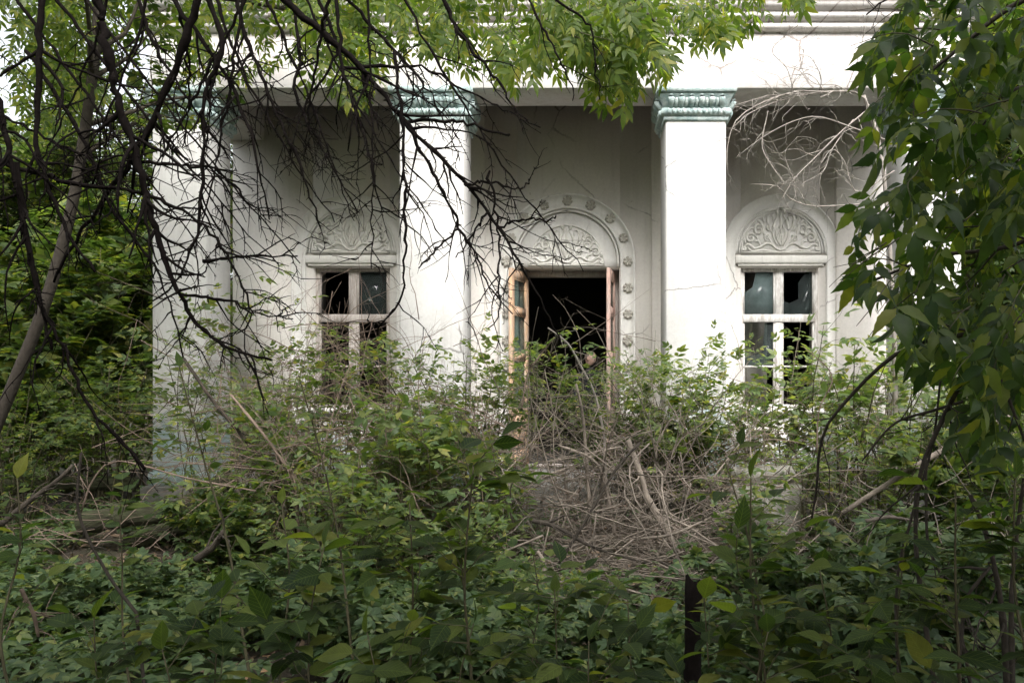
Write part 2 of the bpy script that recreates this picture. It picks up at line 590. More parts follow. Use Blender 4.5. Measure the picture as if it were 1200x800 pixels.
def leaf_frames(pts, m_, t0=.25, spread=.9, droop=-.15, tilt=.35, tip=True):
    """leaf positions, directions and up vectors along curves (alternate sides, roughly level blades)"""
    K, n0, _ = pts.shape
    t = (np.linspace(t0, 1, m_)[None] + RNG.uniform(-.06, .06, (K, m_))).clip(0, .999) * (n0 - 1)
    i = np.minimum(t.astype(int), n0 - 2)
    f = (t - i)[..., None]
    k = np.arange(K)[:, None]
    pos = pts[k, i] * (1 - f) + pts[k, i + 1] * f
    tan = nrm(pts[k, i + 1] - pts[k, i])
    side = nrm(np.cross(tan, np.array([0, 0, 1.])) + 1e-4)
    sgn = np.where(np.arange(m_) % 2 == 0, 1., -1.)[None, :, None]
    a = spread * RNG.uniform(.7, 1.2, (K, m_, 1))
    if tip:
        a[:, -1] *= .15
    d = tan * np.cos(a) + side * sgn * np.sin(a) + np.array([0, 0, droop]) + RNG.normal(0, .15, pos.shape)
    up = np.array([0, 0, 1.]) + RNG.normal(0, tilt, pos.shape)
    return pos.reshape(-1, 3), nrm(d.reshape(-1, 3)), up.reshape(-1, 3)


def ground_z(x, y):
    x, y = np.asarray(x, float), np.asarray(y, float)
    z = .05 * np.sin(x * 1.1 + 1) * np.cos(y * .9) + .03 * np.sin(x * 2.7 + y * 1.9) + .02 * np.sin(x * 5.1 - y * 4.3)
    z = z + .22 * np.exp(-(((x - .3) / 1.5) ** 2 + ((y - 7.4) / .8) ** 2))
    z = z + .25 * np.exp(-(((x + 4.2) / 1.6) ** 2 + ((y - 8.3) / 1.0) ** 2))
    far = np.clip((np.hypot(x, y) - 25) / 60, 0, 1)
    return z + far * 1.5


# ------------------------------------------------------------------ ground
def axis(lo, hi, near, step):
    a = [0.]
    while a[-1] < hi:
        a.append(a[-1] + (step if abs(a[-1]) < near else step * (1 + (a[-1] - near) * .25)))
    b_ = [0.]
    while b_[-1] > lo:
        b_.append(b_[-1] - (step if abs(b_[-1]) < near else step * (1 + (-b_[-1] - near) * .25)))
    return np.array(b_[:0:-1] + a)


gx, gy = axis(-150, 150, 9, .12), axis(-150, 150, 13, .12)
X, Y = np.meshgrid(gx, gy)
Z = ground_z(X, Y) + RNG.normal(0, .008, X.shape)
nx, ny = len(gx), len(gy)
idx = np.arange(nx * ny).reshape(ny, nx)
link('ground', mk_mesh('ground', np.column_stack([X.ravel(), Y.ravel(), Z.ravel()]),
     [np.stack([idx[:-1, :-1], idx[:-1, 1:], idx[1:, 1:], idx[1:, :-1]], -1).reshape(-1, 4)], M['soil'], True), kind='structure')

# ------------------------------------------------------------------ the villa
DC, DW = 9.34, 11.3                              # column faces and rear wall of the portico
SC, SW = F / DC, F / DW
wx = lambda px: (px - CX) / SW
wz = lambda py: EYE + (CY - py) / SW
cxw = lambda px: (px - CX) / SC
czw = lambda py: EYE + (CY - py) / SC
FLOOR = .45
CEIL = 5.75
XL, XR = cxw(176), cxw(1130)
villa = link('villa', None, label='abandoned white villa with a columned porch, broken windows and an open door', cat='building', loc=(0, DC, 0))
INV = Matrix.Translation((0, -DC, 0))


def vpart(mb, name, mat, parent=None, smooth=False, **kw):
    """part of the villa: mesh data is written in world coordinates and moved into the parent's frame"""
    me = mb.mesh(name, mat, smooth)
    me.transform(INV)
    return link(name, me, parent or villa, **kw)


DOOR = (wx(606), wx(726.5), FLOOR, wz(313.5))
WINS = [(wx(367), wx(457), 1.32, wz(313)), (wx(868), wx(961), 1.32, wz(313))]
TH = .55
mb = MB()
cuts = sorted([DOOR] + WINS)
xs = XL + .1
for (a, b_, z0, z1) in cuts:
    mb.box(xs, a, DW, DW + TH, FLOOR - .6, CEIL)
    mb.box(a, b_, DW, DW + TH, z1, CEIL)
    if z0 > FLOOR + .01:
        mb.box(a, b_, DW, DW + TH, FLOOR - .6, z0)
    xs = b_
mb.box(xs, XR - .1, DW, DW + TH, FLOOR - .6, CEIL)
vpart(mb, 'wall', M['wall'])
# thin skirting and cornice run of the rear wall
mb = MB()
px_l, px_r = wx(320), wx(563)
for a, b_ in ((cxw(468), cxw(543)), (cxw(780), cxw(851)), (cxw(1040), cxw(1127))):
    mb.box(a - .01, b_ + .01, DW - .09, DW + .01, FLOOR, CEIL, .012)
vpart(mb, 'pilaster', M['wall'])
mb = MB()
mb.box(XL + .1, XL + .5, DW + TH, DW + 8, FLOOR - .6, CEIL + .3)
mb.box(XR - .5, XR - .1, DW + TH, DW + 8, FLOOR - .6, CEIL + .3)
mb.box(XL + .5, XR - .5, DW + 7.6, DW + 8, FLOOR - .6, CEIL + .3)
vpart(mb, 'side_wall', M['wall'])
# dark room behind the door and windows
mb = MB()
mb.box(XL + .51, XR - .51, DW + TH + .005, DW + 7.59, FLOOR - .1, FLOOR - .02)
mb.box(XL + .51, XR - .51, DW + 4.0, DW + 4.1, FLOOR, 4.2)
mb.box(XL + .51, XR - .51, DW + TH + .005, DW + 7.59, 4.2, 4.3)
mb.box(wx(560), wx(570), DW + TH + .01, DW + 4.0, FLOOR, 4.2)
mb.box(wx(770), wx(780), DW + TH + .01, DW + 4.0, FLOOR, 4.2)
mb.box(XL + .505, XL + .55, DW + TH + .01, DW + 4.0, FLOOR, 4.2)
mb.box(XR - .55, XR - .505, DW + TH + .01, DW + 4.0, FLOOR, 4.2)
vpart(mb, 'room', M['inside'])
# porch floor, plinth and steps
mb = MB()
mb.box(XL - .06, XR + .06, DC - .12, DW - .003, -.5, FLOOR, .015)
vpart(mb, 'porch_floor', M['porch'])
for k in range(3):
    mb = MB()
    mb.box(wx(560), wx(772), DC - .12 - .34 * (3 - k), DC - .125, -.4, .10 + .11 * k, .012)
    vpart(mb, 'step', M['porch'])
mb = MB()
mb.box(XL + .02, XR - .02, DC + .6, DW - .002, CEIL, CEIL + .12)
vpart(mb, 'porch_ceiling', M['ceiling'])
mb = MB()
mb.box(XL - .25, XR + .25, DC - .2, DW + 8.2, 7.05, 7.2)
mb.box(XL, XR, DC + .2, DW + 8, CEIL + .31, 7.05)
vpart(mb, 'roof', M['porch'])


def sweep_rect(mb, x0, x1, y0, y1, prof):
    """moulding profile [(out, z)] run round a rectangle"""
    k = len(prof)
    v = []
    for o, z in prof:
        v += [(x0 - o, y0 - o, z), (x1 + o, y0 - o, z), (x1 + o, y1 + o, z), (x0 - o, y1 + o, z)]
    q = []
    for j in range(k - 1):
        for i in range(4):
            i2 = (i + 1) % 4
            q.append((4 * j + i, 4 * j + i2, 4 * j + 4 + i2, 4 * j + 4 + i))
    mb.add(v, [q, [(3, 2, 1, 0), tuple(4 * (k - 1) + i for i in range(4))]])


# entablature: beam with a plain face, cornice of three rounded courses and a crown
ZB = czw(104)
mb = MB()
mb.box(XL, XR, DC - .02, DC + .58, ZB, czw(41), .006)
vpart(mb, 'entablature', M['entab'])
for xa, xb in ((XL, XL + .55), (XR - .55, XR)):
    mb = MB()
    mb.box(xa, xb, DC + .585, DW + .3, ZB, czw(41), .006)
    vpart(mb, 'side_beam', M['entab'])
z = czw(41)
for k in range(4):
    mb = MB()
    h = .112
    o = .05 + .036 * k
    pr = [(o - .05, z + .002), (o - .045, z + .018), (o - .012, z + .022)]
    for a in np.linspace(-90, 60, 7):
        pr.append((o + .022 * math.cos(math.radians(a)) * 1.6 - .005, z + .066 + .040 * math.sin(math.radians(a))))
    pr.append((o - .01, z + h))
    sweep_rect(mb, XL, XR, DC - .02, DW + 7.5, pr)
    vpart(mb, 'cornice_course', M['entab'])
    z += h + .002
mb = MB()
sweep_rect(mb, XL, XR, DC - .02, DW + 7.5, [(.22, z), (.34, z + .03), (.36, z + .16), (.42, z + .20), (.46, z + .34), (.2, z + .36)])
vpart(mb, 'cornice_crown', M['entab'])


# columns with aqua capitals
def capital_mesh(x0, x1, y0, y1):
    mb = MB()
    zc = lambda py: czw(py)
    sweep_rect(mb, x0, x1, y0, y1, [(.005, zc(142)), (.02, zc(141.6)), (.024, zc(137.5)), (.012, zc(137))])
    pr = [(.012, zc(137))]
    for a in np.linspace(-80, 80, 7):
        pr.append((.024 + .034 * math.cos(math.radians(a)), zc(132.3) + .048 * math.sin(math.radians(a))))
    pr.append((.025, zc(127)))
    sweep_rect(mb, x0, x1, y0, y1, pr)
    sweep_rect(mb, x0, x1, y0, y1, [(.028, zc(127)), (.04, zc(120)), (.075, zc(113)), (.08, zc(111.5))])
    sweep_rect(mb, x0, x1, y0, y1, [(.10, zc(111)), (.108, zc(110.4)), (.112, zc(105)), (.10, zc(104.2))])
    # row of curling leaves and beads on every side
    def face(p0, p1, out):
        L = np.linalg.norm(np.array(p1) - p0)
        n_ = max(4, round(L / .125))
        t = (np.array(p1) - np.array(p0)) / L
        for i in range(n_):
            c = np.array(p0) + t * L * (i + .5) / n_
            for s_, zt, r in ((0, 0, 1), (.5, -.0, .62)):
                cc = c + t * L / n_ * s_
                if s_ and i == n_ - 1:
                    continue
                pts, rad = [], []
                for u in np.linspace(0, 1, 7):
                    o = .035 + .055 * u + (.03 * math.sin(u * 3.1) if not s_ else .01)
                    zz = zc(126.5) + (zc(113) - zc(126.5)) * (u if not s_ else u * .62) - (.02 * max(0, u - .75) * 4 if not s_ else 0)
                    q = cc + np.array(out) * o
                    pts.append((q[0], q[1], zz))
                    rad.append((.022 + .016 * math.sin(u * 3.14)) * r)
                mb.tube(pts, rad, 6)
        for i in range(n_ * 2):                                # egg beads on the torus
            c = np.array(p0) + t * L * (i + .5) / (n_ * 2) + np.array(out) * .052
            zz = zc(132)
            mb.tube([(c[0], c[1], zz - .036), (c[0] + out[0] * .012, c[1] + out[1] * .012, zz - .016), (c[0] + out[0] * .014, c[1] + out[1] * .014, zz + .014), (c[0], c[1], zz + .036)], [.006, .019, .021, .006], 6)
    face((x0, y0), (x1, y0), (0, -1))
    face((x1, y0), (x1, y1), (1, 0))
    face((x0, y1), (x0, y0), (-1, 0))
    return mb


COLS = [(178, 242), (468, 543), (780, 851), (1062, 1127)]
for i, (a, b_) in enumerate(COLS):
    x0, x1 = cxw(a), cxw(b_)
    dpt = .64
    mb = MB()
    zs = [FLOOR + .001, FLOOR + .22, 1.4, 2.6, 3.8, czw(142)]
    zz = np.array(zs)
    bv = .018
    ring = [(x0 + bv, DC), (x1 - bv, DC), (x1, DC + bv), (x1, DC + dpt - bv), (x1 - bv, DC + dpt), (x0 + bv, DC + dpt), (x0, DC + dpt - bv), (x0, DC + bv)]
    v = [(x, y, z_) for z_ in zs for x, y in ring]
    q = [(8 * j + k, 8 * j + (k + 1) % 8, 8 * j + 8 + (k + 1) % 8, 8 * j + 8 + k) for j in range(len(zs) - 1) for k in range(8)]
    mb.add(v, [q])
    col = vpart(mb, 'column', M['column'],
                label=['column at the left corner, half hidden by bare branches', 'column between left window and door',
                       'column between door and right window', 'column at the right corner behind green leaves'][i])
    mb = MB()
    mb.box(x0 - .035, x1 + .035, DC - .035, DC + dpt + .03, FLOOR + .001, FLOOR + .16, .01)
    me = mb.mesh('column_base', M['column'])
    me.transform(INV)
    link('column_base', me, col)
    me = capital_mesh(x0, x1, DC, DC + dpt).mesh('capital', M['capital'], False)
    me.transform(INV)
    link('capital', me, col)


# arched surrounds, reliefs, rosettes
def arch_path(cx, zc_, R, zbot, n_=36, kz=1.0):
    p = []
    if zbot is not None:
        p.append((cx - R, zbot))
    for a in np.linspace(180, 0, n_):
        p.append((cx + R * math.cos(math.radians(a)), zc_ + kz * R * math.sin(math.radians(a))))
    if zbot is not None:
        p.append((cx + R, zbot))
    return p


def relief_mesh(cx, zb, Rx, Rz, y):
    """arabesque: palmette in the middle, scrolls to both sides, garland below"""
    mb = MB()
    strokes = []

    def spiral(x, z_, r0, a0, turns, sgn, r1=.2):
        out = []
        for t in np.linspace(0, 1, 18):
            a = a0 + sgn * turns * 2 * math.pi * t
            r = r0 * (1 - (1 - r1) * t)
            out.append((x + r * math.cos(a), z_ + r * math.sin(a)))
        return out
    half = [
        [(0, .06), (.12, .10), (.22, .19), (.36, .22), (.50, .15), (.66, .10), (.82, .20), (.93, .16), (.97, .05)],
        [(.05, .16), (.14, .26), (.20, .42), (.19, .60), (.13, .76), (.05, .88)],
        [(.05, .22), (.10, .34), (.12, .46), (.08, .58), (0, .66)],
        [(.20, .42), (.30, .62), (.34, .78), (.28, .88), (.19, .84), (.20, .74)],
        [(.22, .19), (.30, .34), (.42, .44), (.46, .58), (.40, .70)],
        spiral(.56, .52, .155, 3.6, 1.5, -1), spiral(.77, .34, .12, 2.8, 1.5, -1), spiral(.34, .36, .085, 4.5, 1.4, 1),
        [(.46, .58), (.54, .72), (.62, .74), (.68, .62)],
        [(.68, .56), (.78, .56), (.86, .44), (.90, .30)],
        [(.50, .15), (.58, .28), (.66, .26)], [(.84, .12), (.74, .04), (.60, .05), (.44, .06), (.28, .04), (.1, .03)],
        [(.42, .70), (.46, .80), (.40, .84)], [(.90, .22), (.97, .28), (.95, .36)],
        [(.60, .34), (.66, .42), (.62, .46)], [(.28, .50), (.36, .56), (.33, .62)],
        spiral(.93, .10, .05, 1, 1.3, -1), spiral(.09, .95, .04, 4, 1.2, 1),
    ]
    for s_ in half:
        for sg in (1, -1):
            strokes.append([(sg * x, z_) for x, z_ in s_])
    strokes.append([(0, .16), (.035, .24), (.03, .34), (0, .44), (-.03, .34), (-.035, .24), (0, .16)])
    strokes.append([(0, .44), (0, .66), (0, .92)])
    for s_ in strokes:
        # keep inside the half ellipse
        pts = []
        for x, z_ in s_:
            r = math.hypot(x, z_)
            k = min(1, .965 / max(r, 1e-6))
            pts.append((cx + x * k * Rx, y, zb + max(.02, z_ * k) * Rz))
        pts = resample(pts, max(10, len(pts) * 2))
        nn = len(pts)
        rad = .0145 * (.5 + .75 * np.sin(np.linspace(.25, 2.9, nn))) * Rx / .54
        mb.tube(pts, rad, 6)
    # rim
    rim = [(cx + Rx * math.cos(a), y, zb + Rz * math.sin(a)) for a in np.linspace(math.pi, 0, 30)]
    mb.tube(rim, [.012] * 30, 6)
    mb.tube([(cx - Rx, y, zb + .008), (cx + Rx, y, zb + .008)], [.011, .011], 6)
    return mb


def make_rosette():
    mb = MB()
    for k in range(7):
        a = k * 2 * math.pi / 7
        c, s_ = math.cos(a), math.sin(a)
        pts = [(c * r, -.008 - .014 * math.sin(r / .075 * 3.0), s_ * r) for r in (.012, .03, .05, .066, .076)]
        mb.tube(pts, [.009, .020, .027, .024, .008], 6)
    mb.tube([(0, 0, 0), (0, -.02, 0), (0, -.034, 0)], [.028, .026, .012], 8)
    return mb.mesh('rosette', M['rosette'], True)


ROS = make_rosette()

# door surround
DCX, DZC = wx(665), wz(307)
Ri, Ro = 62 / SW, 79 / SW
mb = MB()
Pi, Po = arch_path(DCX, DZC, Ri, FLOOR + .002), arch_path(DCX, DZC, Ro, FLOOR + .002)
mb.band(Pi, Po, [(-.02, DW - .002), (-.02, DW - .075), (.09, DW - .09), (.14, DW - .055), (.86, DW - .055), (.90, DW - .095), (1, DW - .095), (1, DW - .001)])
sur = vpart(mb, 'door_surround', M['trim'])
mb = MB()
roll = [(x, DW - .05, z_) for x, z_ in arch_path(DCX, DZC, Ri * .955, wz(313))]
mb.tube(roll, [.016] * len(roll), 7)
vpart(mb, 'arch_moulding', M['trim'], sur, True)
Rm = (Ri + Ro) / 2
spots = [(DCX + Rm * math.cos(math.radians(a)), DZC + Rm * math.sin(math.radians(a))) for a in np.arange(0, 181, 22.5)]
zr = DZC
for k in range(1, 6):
    zr = DZC - .375 * k
    if zr > FLOOR + .1:
        spots += [(DCX + Rm, zr), (DCX - Rm, zr)]
for x, z_ in spots:
    o = link('rosette', ROS, sur, loc=(x, DW - .055 - DC, z_))
    o.rotation_euler = (0, random.uniform(0, 6), 0)
    o.scale = [random.uniform(.88, 1.06)] * 3
mb = MB()
outl = [(DCX - Ri * .99, wz(313) + .002)] + [(DCX + Ri * .93 * math.cos(a), DZC + .03 + Ri * .93 * math.sin(a)) for a in np.linspace(math.pi, 0, 28)] + [(DCX + Ri * .99, wz(313) + .002)]
mb.prism(outl, DW - .014, DW - .001)
tym = vpart(mb, 'tympanum', M['trim'])
me = relief_mesh(wx(664), wz(311.5), 44 / SW, 47 / SW, DW - .024).mesh('relief', M['relief'], True)
me.transform(INV)
link('relief', me, tym)

# door frame and two leaves standing open outward
mb = MB()
x0, x1, z0, z1 = DOOR
fy0, fy1 = DW + .30, DW + .42
mb.box(x0 + .002, x0 + .07, fy0, fy1, z0, z1 - .002)
mb.box(x1 - .07, x1 - .002, fy0, fy1, z0, z1 - .002)
mb.box(x0 + .07, x1 - .07, fy0 + .002, fy1, z1 - .09, z1 - .002)
mb.box(x0 + .002, x1 - .002, fy0 - .04, fy1, z0 - .001, z0 + .04)
vpart(mb, 'door_frame', M['grey_wood'])


def door_leaf(hx, hy, nx_, ny_, zt, mat, label):
    """leaf from hinge (hx, hy) to free end; local x runs along the leaf"""
    L = math.hypot(nx_ - hx, ny_ - hy)
    ang = math.atan2(ny_ - hy, nx_ - hx)
    H = zt - FLOOR - .05
    T = .048
    Mx = Matrix.Translation((hx, hy - DC, FLOOR + .045)) @ Matrix.Rotation(ang, 4, 'Z')
    mb = MB()
    st = .115
    mb.box(0, st, -T / 2, T / 2, 0, H, .004)
    mb.box(L - st, L, -T / 2, T / 2, 0, H, .004)
    rails = [(0, .22), (.28 * H - .04, .28 * H + .04), (.56 * H - .05, .56 * H + .05), (.79 * H - .05, .79 * H + .05), (H - .13, H)]
    for a, b_ in rails:
        mb.box(st + .001, L - st - .001, -T / 2 + .003, T / 2 - .003, a, b_)
    me = mb.mesh('door_leaf', mat)
    me.transform(Mx)
    me.materials[0] = mat
    leaf = link('door_leaf', me, villa, label=label)
    for k in range(len(rails) - 1):
        a, b_ = rails[k][1], rails[k + 1][0]
        mb = MB()
        if k == 0:
            mb.box(st + .001, L - st - .001, -.010, .010, a - .002, b_ + .002)
            mb.box(st + .03, L - st - .03, -.016, .016, a + .03, b_ - .03, .005)
            me = mb.mesh('door_panel', mat)
            me.transform(Mx)
            link('door_panel', me, leaf)
        else:
            mb.box(st + .003, L - st - .003, -.003, .003, a + .002, b_ - .002)
            me = mb.mesh('glass_pane', M['glass'])
            me.transform(Mx)
            link('glass_pane', me, leaf)
            mb = MB()
            for xa, xb, za, zb in ((st + .001, st + .018, a, b_), (L - st - .018, L - st - .001, a, b_), (st + .018, L - st - .018, a, a + .016), (st + .018, L - st - .018, b_ - .016, b_)):
                mb.box(xa, xb, -.017, .017, za, zb)
            me = mb.mesh('glazing_bead', mat)
            me.transform(Mx)
            link('glazing_bead', me, leaf)
    mb = MB()
    mb.tube([(L - .05, T / 2, H * .42), (L - .05, T / 2 + .04, H * .42), (L - .05, T / 2 + .045, H * .42 + .12), (L - .05, T / 2, H * .42 + .12)], [.008] * 4, 6)
    me = mb.mesh('door_handle', M['grey_wood'])
    me.transform(Mx)
    link('door_handle', me, leaf)
    return leaf


LZ = EYE + (CY - 313) / F * 10.98
door_leaf(-.87, DW + .36, -1.06, DW - .32, LZ, M['orange_wood'], 'orange wooden door leaf with three small panes on the left, swung outward')
door_leaf(.41, DW + .34, .305, DW - .33, LZ, M['pink_wood'], 'pinkish wooden door leaf on the right, seen almost edge on')

# windows
for wi, (x0, x1, z0, z1) in enumerate(WINS):
    left = wi == 0
    cx = (x0 + x1) / 2
    win = link('window', None, villa, label='left window half hidden by dead twigs' if left else 'right window with dusty upper pane', loc=(cx, DW - DC, z0))
    T = Matrix.Translation((-cx, -DW, -z0))

    def wpart(mb, name, mat, smooth=False):
        me = mb.mesh(name, mat, smooth)
        me.transform(T)
        return link(name, me, win)
    ac, az = cx, wz(297)
    R1, R2, Rr = 53 / SW, 69 / SW, 46 / SW
    mb = MB()
    mb.band(arch_path(ac, az, R1, z0 - .25), arch_path(ac, az, R2, z0 - .25), [(0, DW - .001), (0, DW - .03), (.08, DW - .055), (.14, DW - .035), (.9, DW - .035), (.93, DW - .06), (1, DW - .06), (1.0, DW - .001)])
    wpart(mb, 'arch_band', M['trim'])
    mb = MB()
    for rr, r_ in ((R1 * .985, .014), (R1 * .92, .009)):
        roll = [(x, DW - .03, z_) for x, z_ in arch_path(ac, az, rr, None)]
        mb.tube(roll, [r_] * len(roll), 7)
    wpart(mb, 'arch_moulding', M['trim'], True)
    mb = MB()
    mb.prism(arch_path(ac, az, R1 * .98, None), DW - .012, DW - .001)
    wpart(mb, 'tympanum', M['trim'])
    wpart(relief_mesh(ac, az + .005, Rr, 51 / SW, DW - .022), 'relief', M['relief'], True)
    mb = MB()
    mb.box(cx - 53 / SW, cx + 53 / SW, DW - .065, DW - .0015, wz(309), wz(300), .008)
    mb.box(cx - 50 / SW, cx + 50 / SW, DW - .04, DW - .002, wz(312), wz(309) - .002, .004)
    wpart(mb, 'lintel', M['relief'])
    mb = MB()
    mb.box(x0 - .1, x1 + .1, DW - .12, DW + .2, z0 - .07, z0 - .003, .01)
    wpart(mb, 'sill', M['trim'])
    mb = MB()
    wy0, wy1 = DW + .10, DW + .17
    mb.box(x0 + .002, x0 + .05, wy0, wy1, z0, z1 - .002, .004)
    mb.box(x1 - .05, x1 - .002, wy0, wy1, z0, z1 - .002, .004)
    zt = wz(372)
    mb.box(x0 + .05, x1 - .05, wy0 + .002, wy1, z1 - .05, z1 - .002, .004)
    mb.box(x0 + .05, x1 - .05, wy0 + .002, wy1, z0, z0 + .05, .004)
    mb.box(x0 + .05, x1 - .05, wy0 - .02, wy1, zt - .055, zt + .055, .006)
    mb.box(cx - .045, cx + .045, wy0 - .004, wy1, z0 + .05, zt - .056, .005)
    mb.box(cx - .045, cx + .045, wy0 - .004, wy1, zt + .056, z1 - .05, .005)
    wpart(mb, 'frame', M['grey_wood'] if left else M['white_wood'])
    mb = MB()
    zc_ = wz(429)
    for a, b_ in ((x0 + .05, cx - .045), (cx + .045, x1 - .05)):
        mb.box(a, b_, wy0 + .02, wy1 - .01, zc_ - .014, zc_ + .014)
        for c_ in (a, b_ - .028):
            mb.box(c_, c_ + .028, wy0 + .012, wy1 - .012, z0 + .05, zt - .056)
            mb.box(c_, c_ + .028, wy0 + .012, wy1 - .012, zt + .056, z1 - .05)
    wpart(mb, 'casement', M['grey_wood'] if left else M['white_wood'])
    yp = DW + .135
    L_, Rg = (x0 + .078, cx - .073), (cx + .073, x1 - .078)
    def shard(pts, mat):
        mb = MB()
        mb.prism(pts, yp, yp + .004)
        return wpart(mb, 'pane', mat)
    zb1, zt1 = zt + .056, z1 - .05
    if left:
        shard([(Rg[0], zb1), (Rg[1], zb1), (Rg[1], zt1), (Rg[0], zt1)], M['glass'])
        shard([(Rg[0], zc_ + .014), (Rg[1], zc_ + .014), (Rg[1], zc_ + .20), (Rg[0] + .1, zc_ + .3)], M['glass'])
    else:
        a, b_ = L_
        shard([(a, zb1), (b_, zb1), (b_, zt1), (a + .17, zt1), (a + .12, zt1 - .22), (a, zt1 - .30)], M['glass_dirty'])
        a, b_ = Rg
        shard([(a, zb1), (b_, zb1), (b_, zt1), (b_ - .09, zt1), (b_ - .20, zt1 - .16), (a + .22, zb1 + .22), (a + .08, zb1 + .16), (a, zb1 + .2)], M['glass'])
        a, b_ = L_
        shard([(a, zc_ + .014), (b_, zc_ + .014), (b_, zt - .06), (b_ - .12, zt - .06), (b_ - .15, zc_ + .22), (a, zc_ + .12)], M['glass'])
    # curtain rag / inner wall glimpsed behind the glass
    if not left:
        mb = MB()
        mb.box(x0 - .1, cx - .02, DW + .75, DW + .76, z0, z1 + .05)
        wpart(mb, 'curtain', M['stone'])

# ------------------------------------------------------------------ person standing inside the doorway
def make_person():
    px_, D = 692, 12.1
    base = P(px_, 0, D)
    x = base[0]
    root = link('person', None, label='person in dark clothes standing inside the dark doorway, mostly hidden by the shrub', cat='person', loc=(x, D, FLOOR))
    k = 1.0
    J = {'pelvis': (0, 0, .92, .15, .11), 'waist': (0, 0, 1.06, .135, .10), 'chest': (0, .01, 1.26, .165, .115), 'neckb': (0, .01, 1.42, .09, .075),
         'neck': (0, 0, 1.49, .052, .055), 'sl': (-.17, .01, 1.37, .062, .062), 'el': (-.235, .03, 1.09, .044, .044), 'wl': (-.20, -.10, .86, .03, .03),
         'sr': (.17, .01, 1.37, .062, .062), 'er': (.235, .03, 1.09, .044, .044), 'wr': (.20, -.10, .86, .03, .03),
         'hl': (-.09, 0, .86, .095, .095), 'kl': (-.10, -.03, .48, .062, .062), 'al': (-.11, .02, .09, .042, .042), 'tl': (-.12, -.15, .04, .04, .03),
         'hr': (.09, 0, .86, .095, .095), 'kr': (.10, -.02, .48, .062, .062), 'ar': (.12, .04, .09, .042, .042), 'tr': (.14, -.13, .04, .04, .03)}
    E = [('pelvis', 'waist'), ('waist', 'chest'), ('chest', 'neckb'), ('neckb', 'neck'), ('chest', 'sl'), ('sl', 'el'), ('el', 'wl'), ('chest', 'sr'), ('sr', 'er'), ('er', 'wr'),
         ('pelvis', 'hl'), ('hl', 'kl'), ('kl', 'al'), ('al', 'tl'), ('pelvis', 'hr'), ('hr', 'kr'), ('kr', 'ar'), ('ar', 'tr')]
    names = list(J)
    me = bpy.data.meshes.new('body')
    me.from_pydata([J[q][:3] for q in names], [(names.index(a), names.index(b_)) for a, b_ in E], [])
    o = link('body', me, root)
    md = o.modifiers.new('skin', 'SKIN')
    for i, q in enumerate(names):
        me.skin_vertices[0].data[i].radius = J[q][3:5]
    me.skin_vertices[0].data[0].use_root = True
    o.modifiers.new('sub', 'SUBSURF').levels = 2
    o.modifiers['sub'].render_levels = 2
    me.materials.append(M['cloth'])
    # head: sphere shaped into skull, jaw, nose, brow
    v, q = [], []
    nu, nv = 20, 14
    for j in range(nv + 1):
        th = math.pi * j / nv
        for i in range(nu):
            ph = 2 * math.pi * i / nu
            a, b_, c = math.sin(th) * math.cos(ph), math.sin(th) * math.sin(ph), math.cos(th)
            xx, yy, zz = .073 * a, .092 * b_, .115 * c
            if c < 0:
                xx *= 1 + .32 * c
                yy *= 1 + .18 * c
            front = max(0, -b_)
            if front > .9 and -.35 < c < .05:
                yy -= .018 * (1 - abs(c + .18) * 3)
            if front > .75 and abs(abs(a) - .4) < .2 and 0 < c < .2:
                yy += .008
            v.append((xx, yy, zz))
    for j in range(nv):
        for i in range(nu):
            q.append((j * nu + i, (j + 1) * nu + i, (j + 1) * nu + (i + 1) % nu, j * nu + (i + 1) % nu))
    mb = MB()
    mb.add(v, [q])
    for s_ in (-1, 1):
        mb.tube([(s_ * .068, .0, -.03), (s_ * .082, .01, 0), (s_ * .078, .01, .03)], [.008, .014, .01], 6)
    h = mb.build('head', M['skin'], root, True, loc=(0, -.02, 1.605))
    h.rotation_euler = (.25, 0, 1.1)
    mb = MB()
    for s_ in (-1, 1):
        mb.tube([(s_ * .028, -.083, .004), (s_ * .028, -.09, .004)], [.009, .006], 8)
    mb.tube([(-.022, -.083, -.062), (0, -.088, -.063), (.022, -.083, -.062)], [.003, .005, .003], 6)
    e = mb.build('face', M['cloth'], h, True)
    mb = MB()
    vv = [(p[0] * 1.05, p[1] * 1.05 + .004, p[2] * 1.04) for p in v]
    qq = [f for f in q if vv[f[0]][2] > -.02 and vv[f[0]][1] > .02]
    mb.add(vv, [qq])
    mb.build('hair', M['hair'], h, True)
    for s_ in (-1, 1):
        mb = MB()
        wxs = s_ * .20
        mb.tube([(wxs, -.10, .87), (wxs - s_ * .005, -.12, .82), (wxs - s_ * .01, -.13, .78)], [.026, .038, .032], 8)
        for f in range(4):
            o_ = (f - 1.5) * .018
            mb.tube([(wxs + o_ * .3, -.13 + o_, .79), (wxs + o_ * .3, -.15 + o_, .745), (wxs - s_ * .01, -.155 + o_, .705 + abs(f - 1.3) * .006)], [.0095, .009, .006], 6)
        mb.tube([(wxs - s_ * .01, -.14, .84), (wxs - s_ * .035, -.17, .80), (wxs - s_ * .035, -.18, .765)], [.011, .010, .007], 6)
        mb.build('hand', M['skin'], root, True)


M['cloth'] = simple('dark_cloth', (.015, .017, .022), .95, .3, 20)
M['skin'] = simple('skin', (.55, .36, .29), .55, .1, 8, bumpd=.001)
M['hair'] = simple('hair', (.16, .12, .09), .7, .4, 60)
make_person()

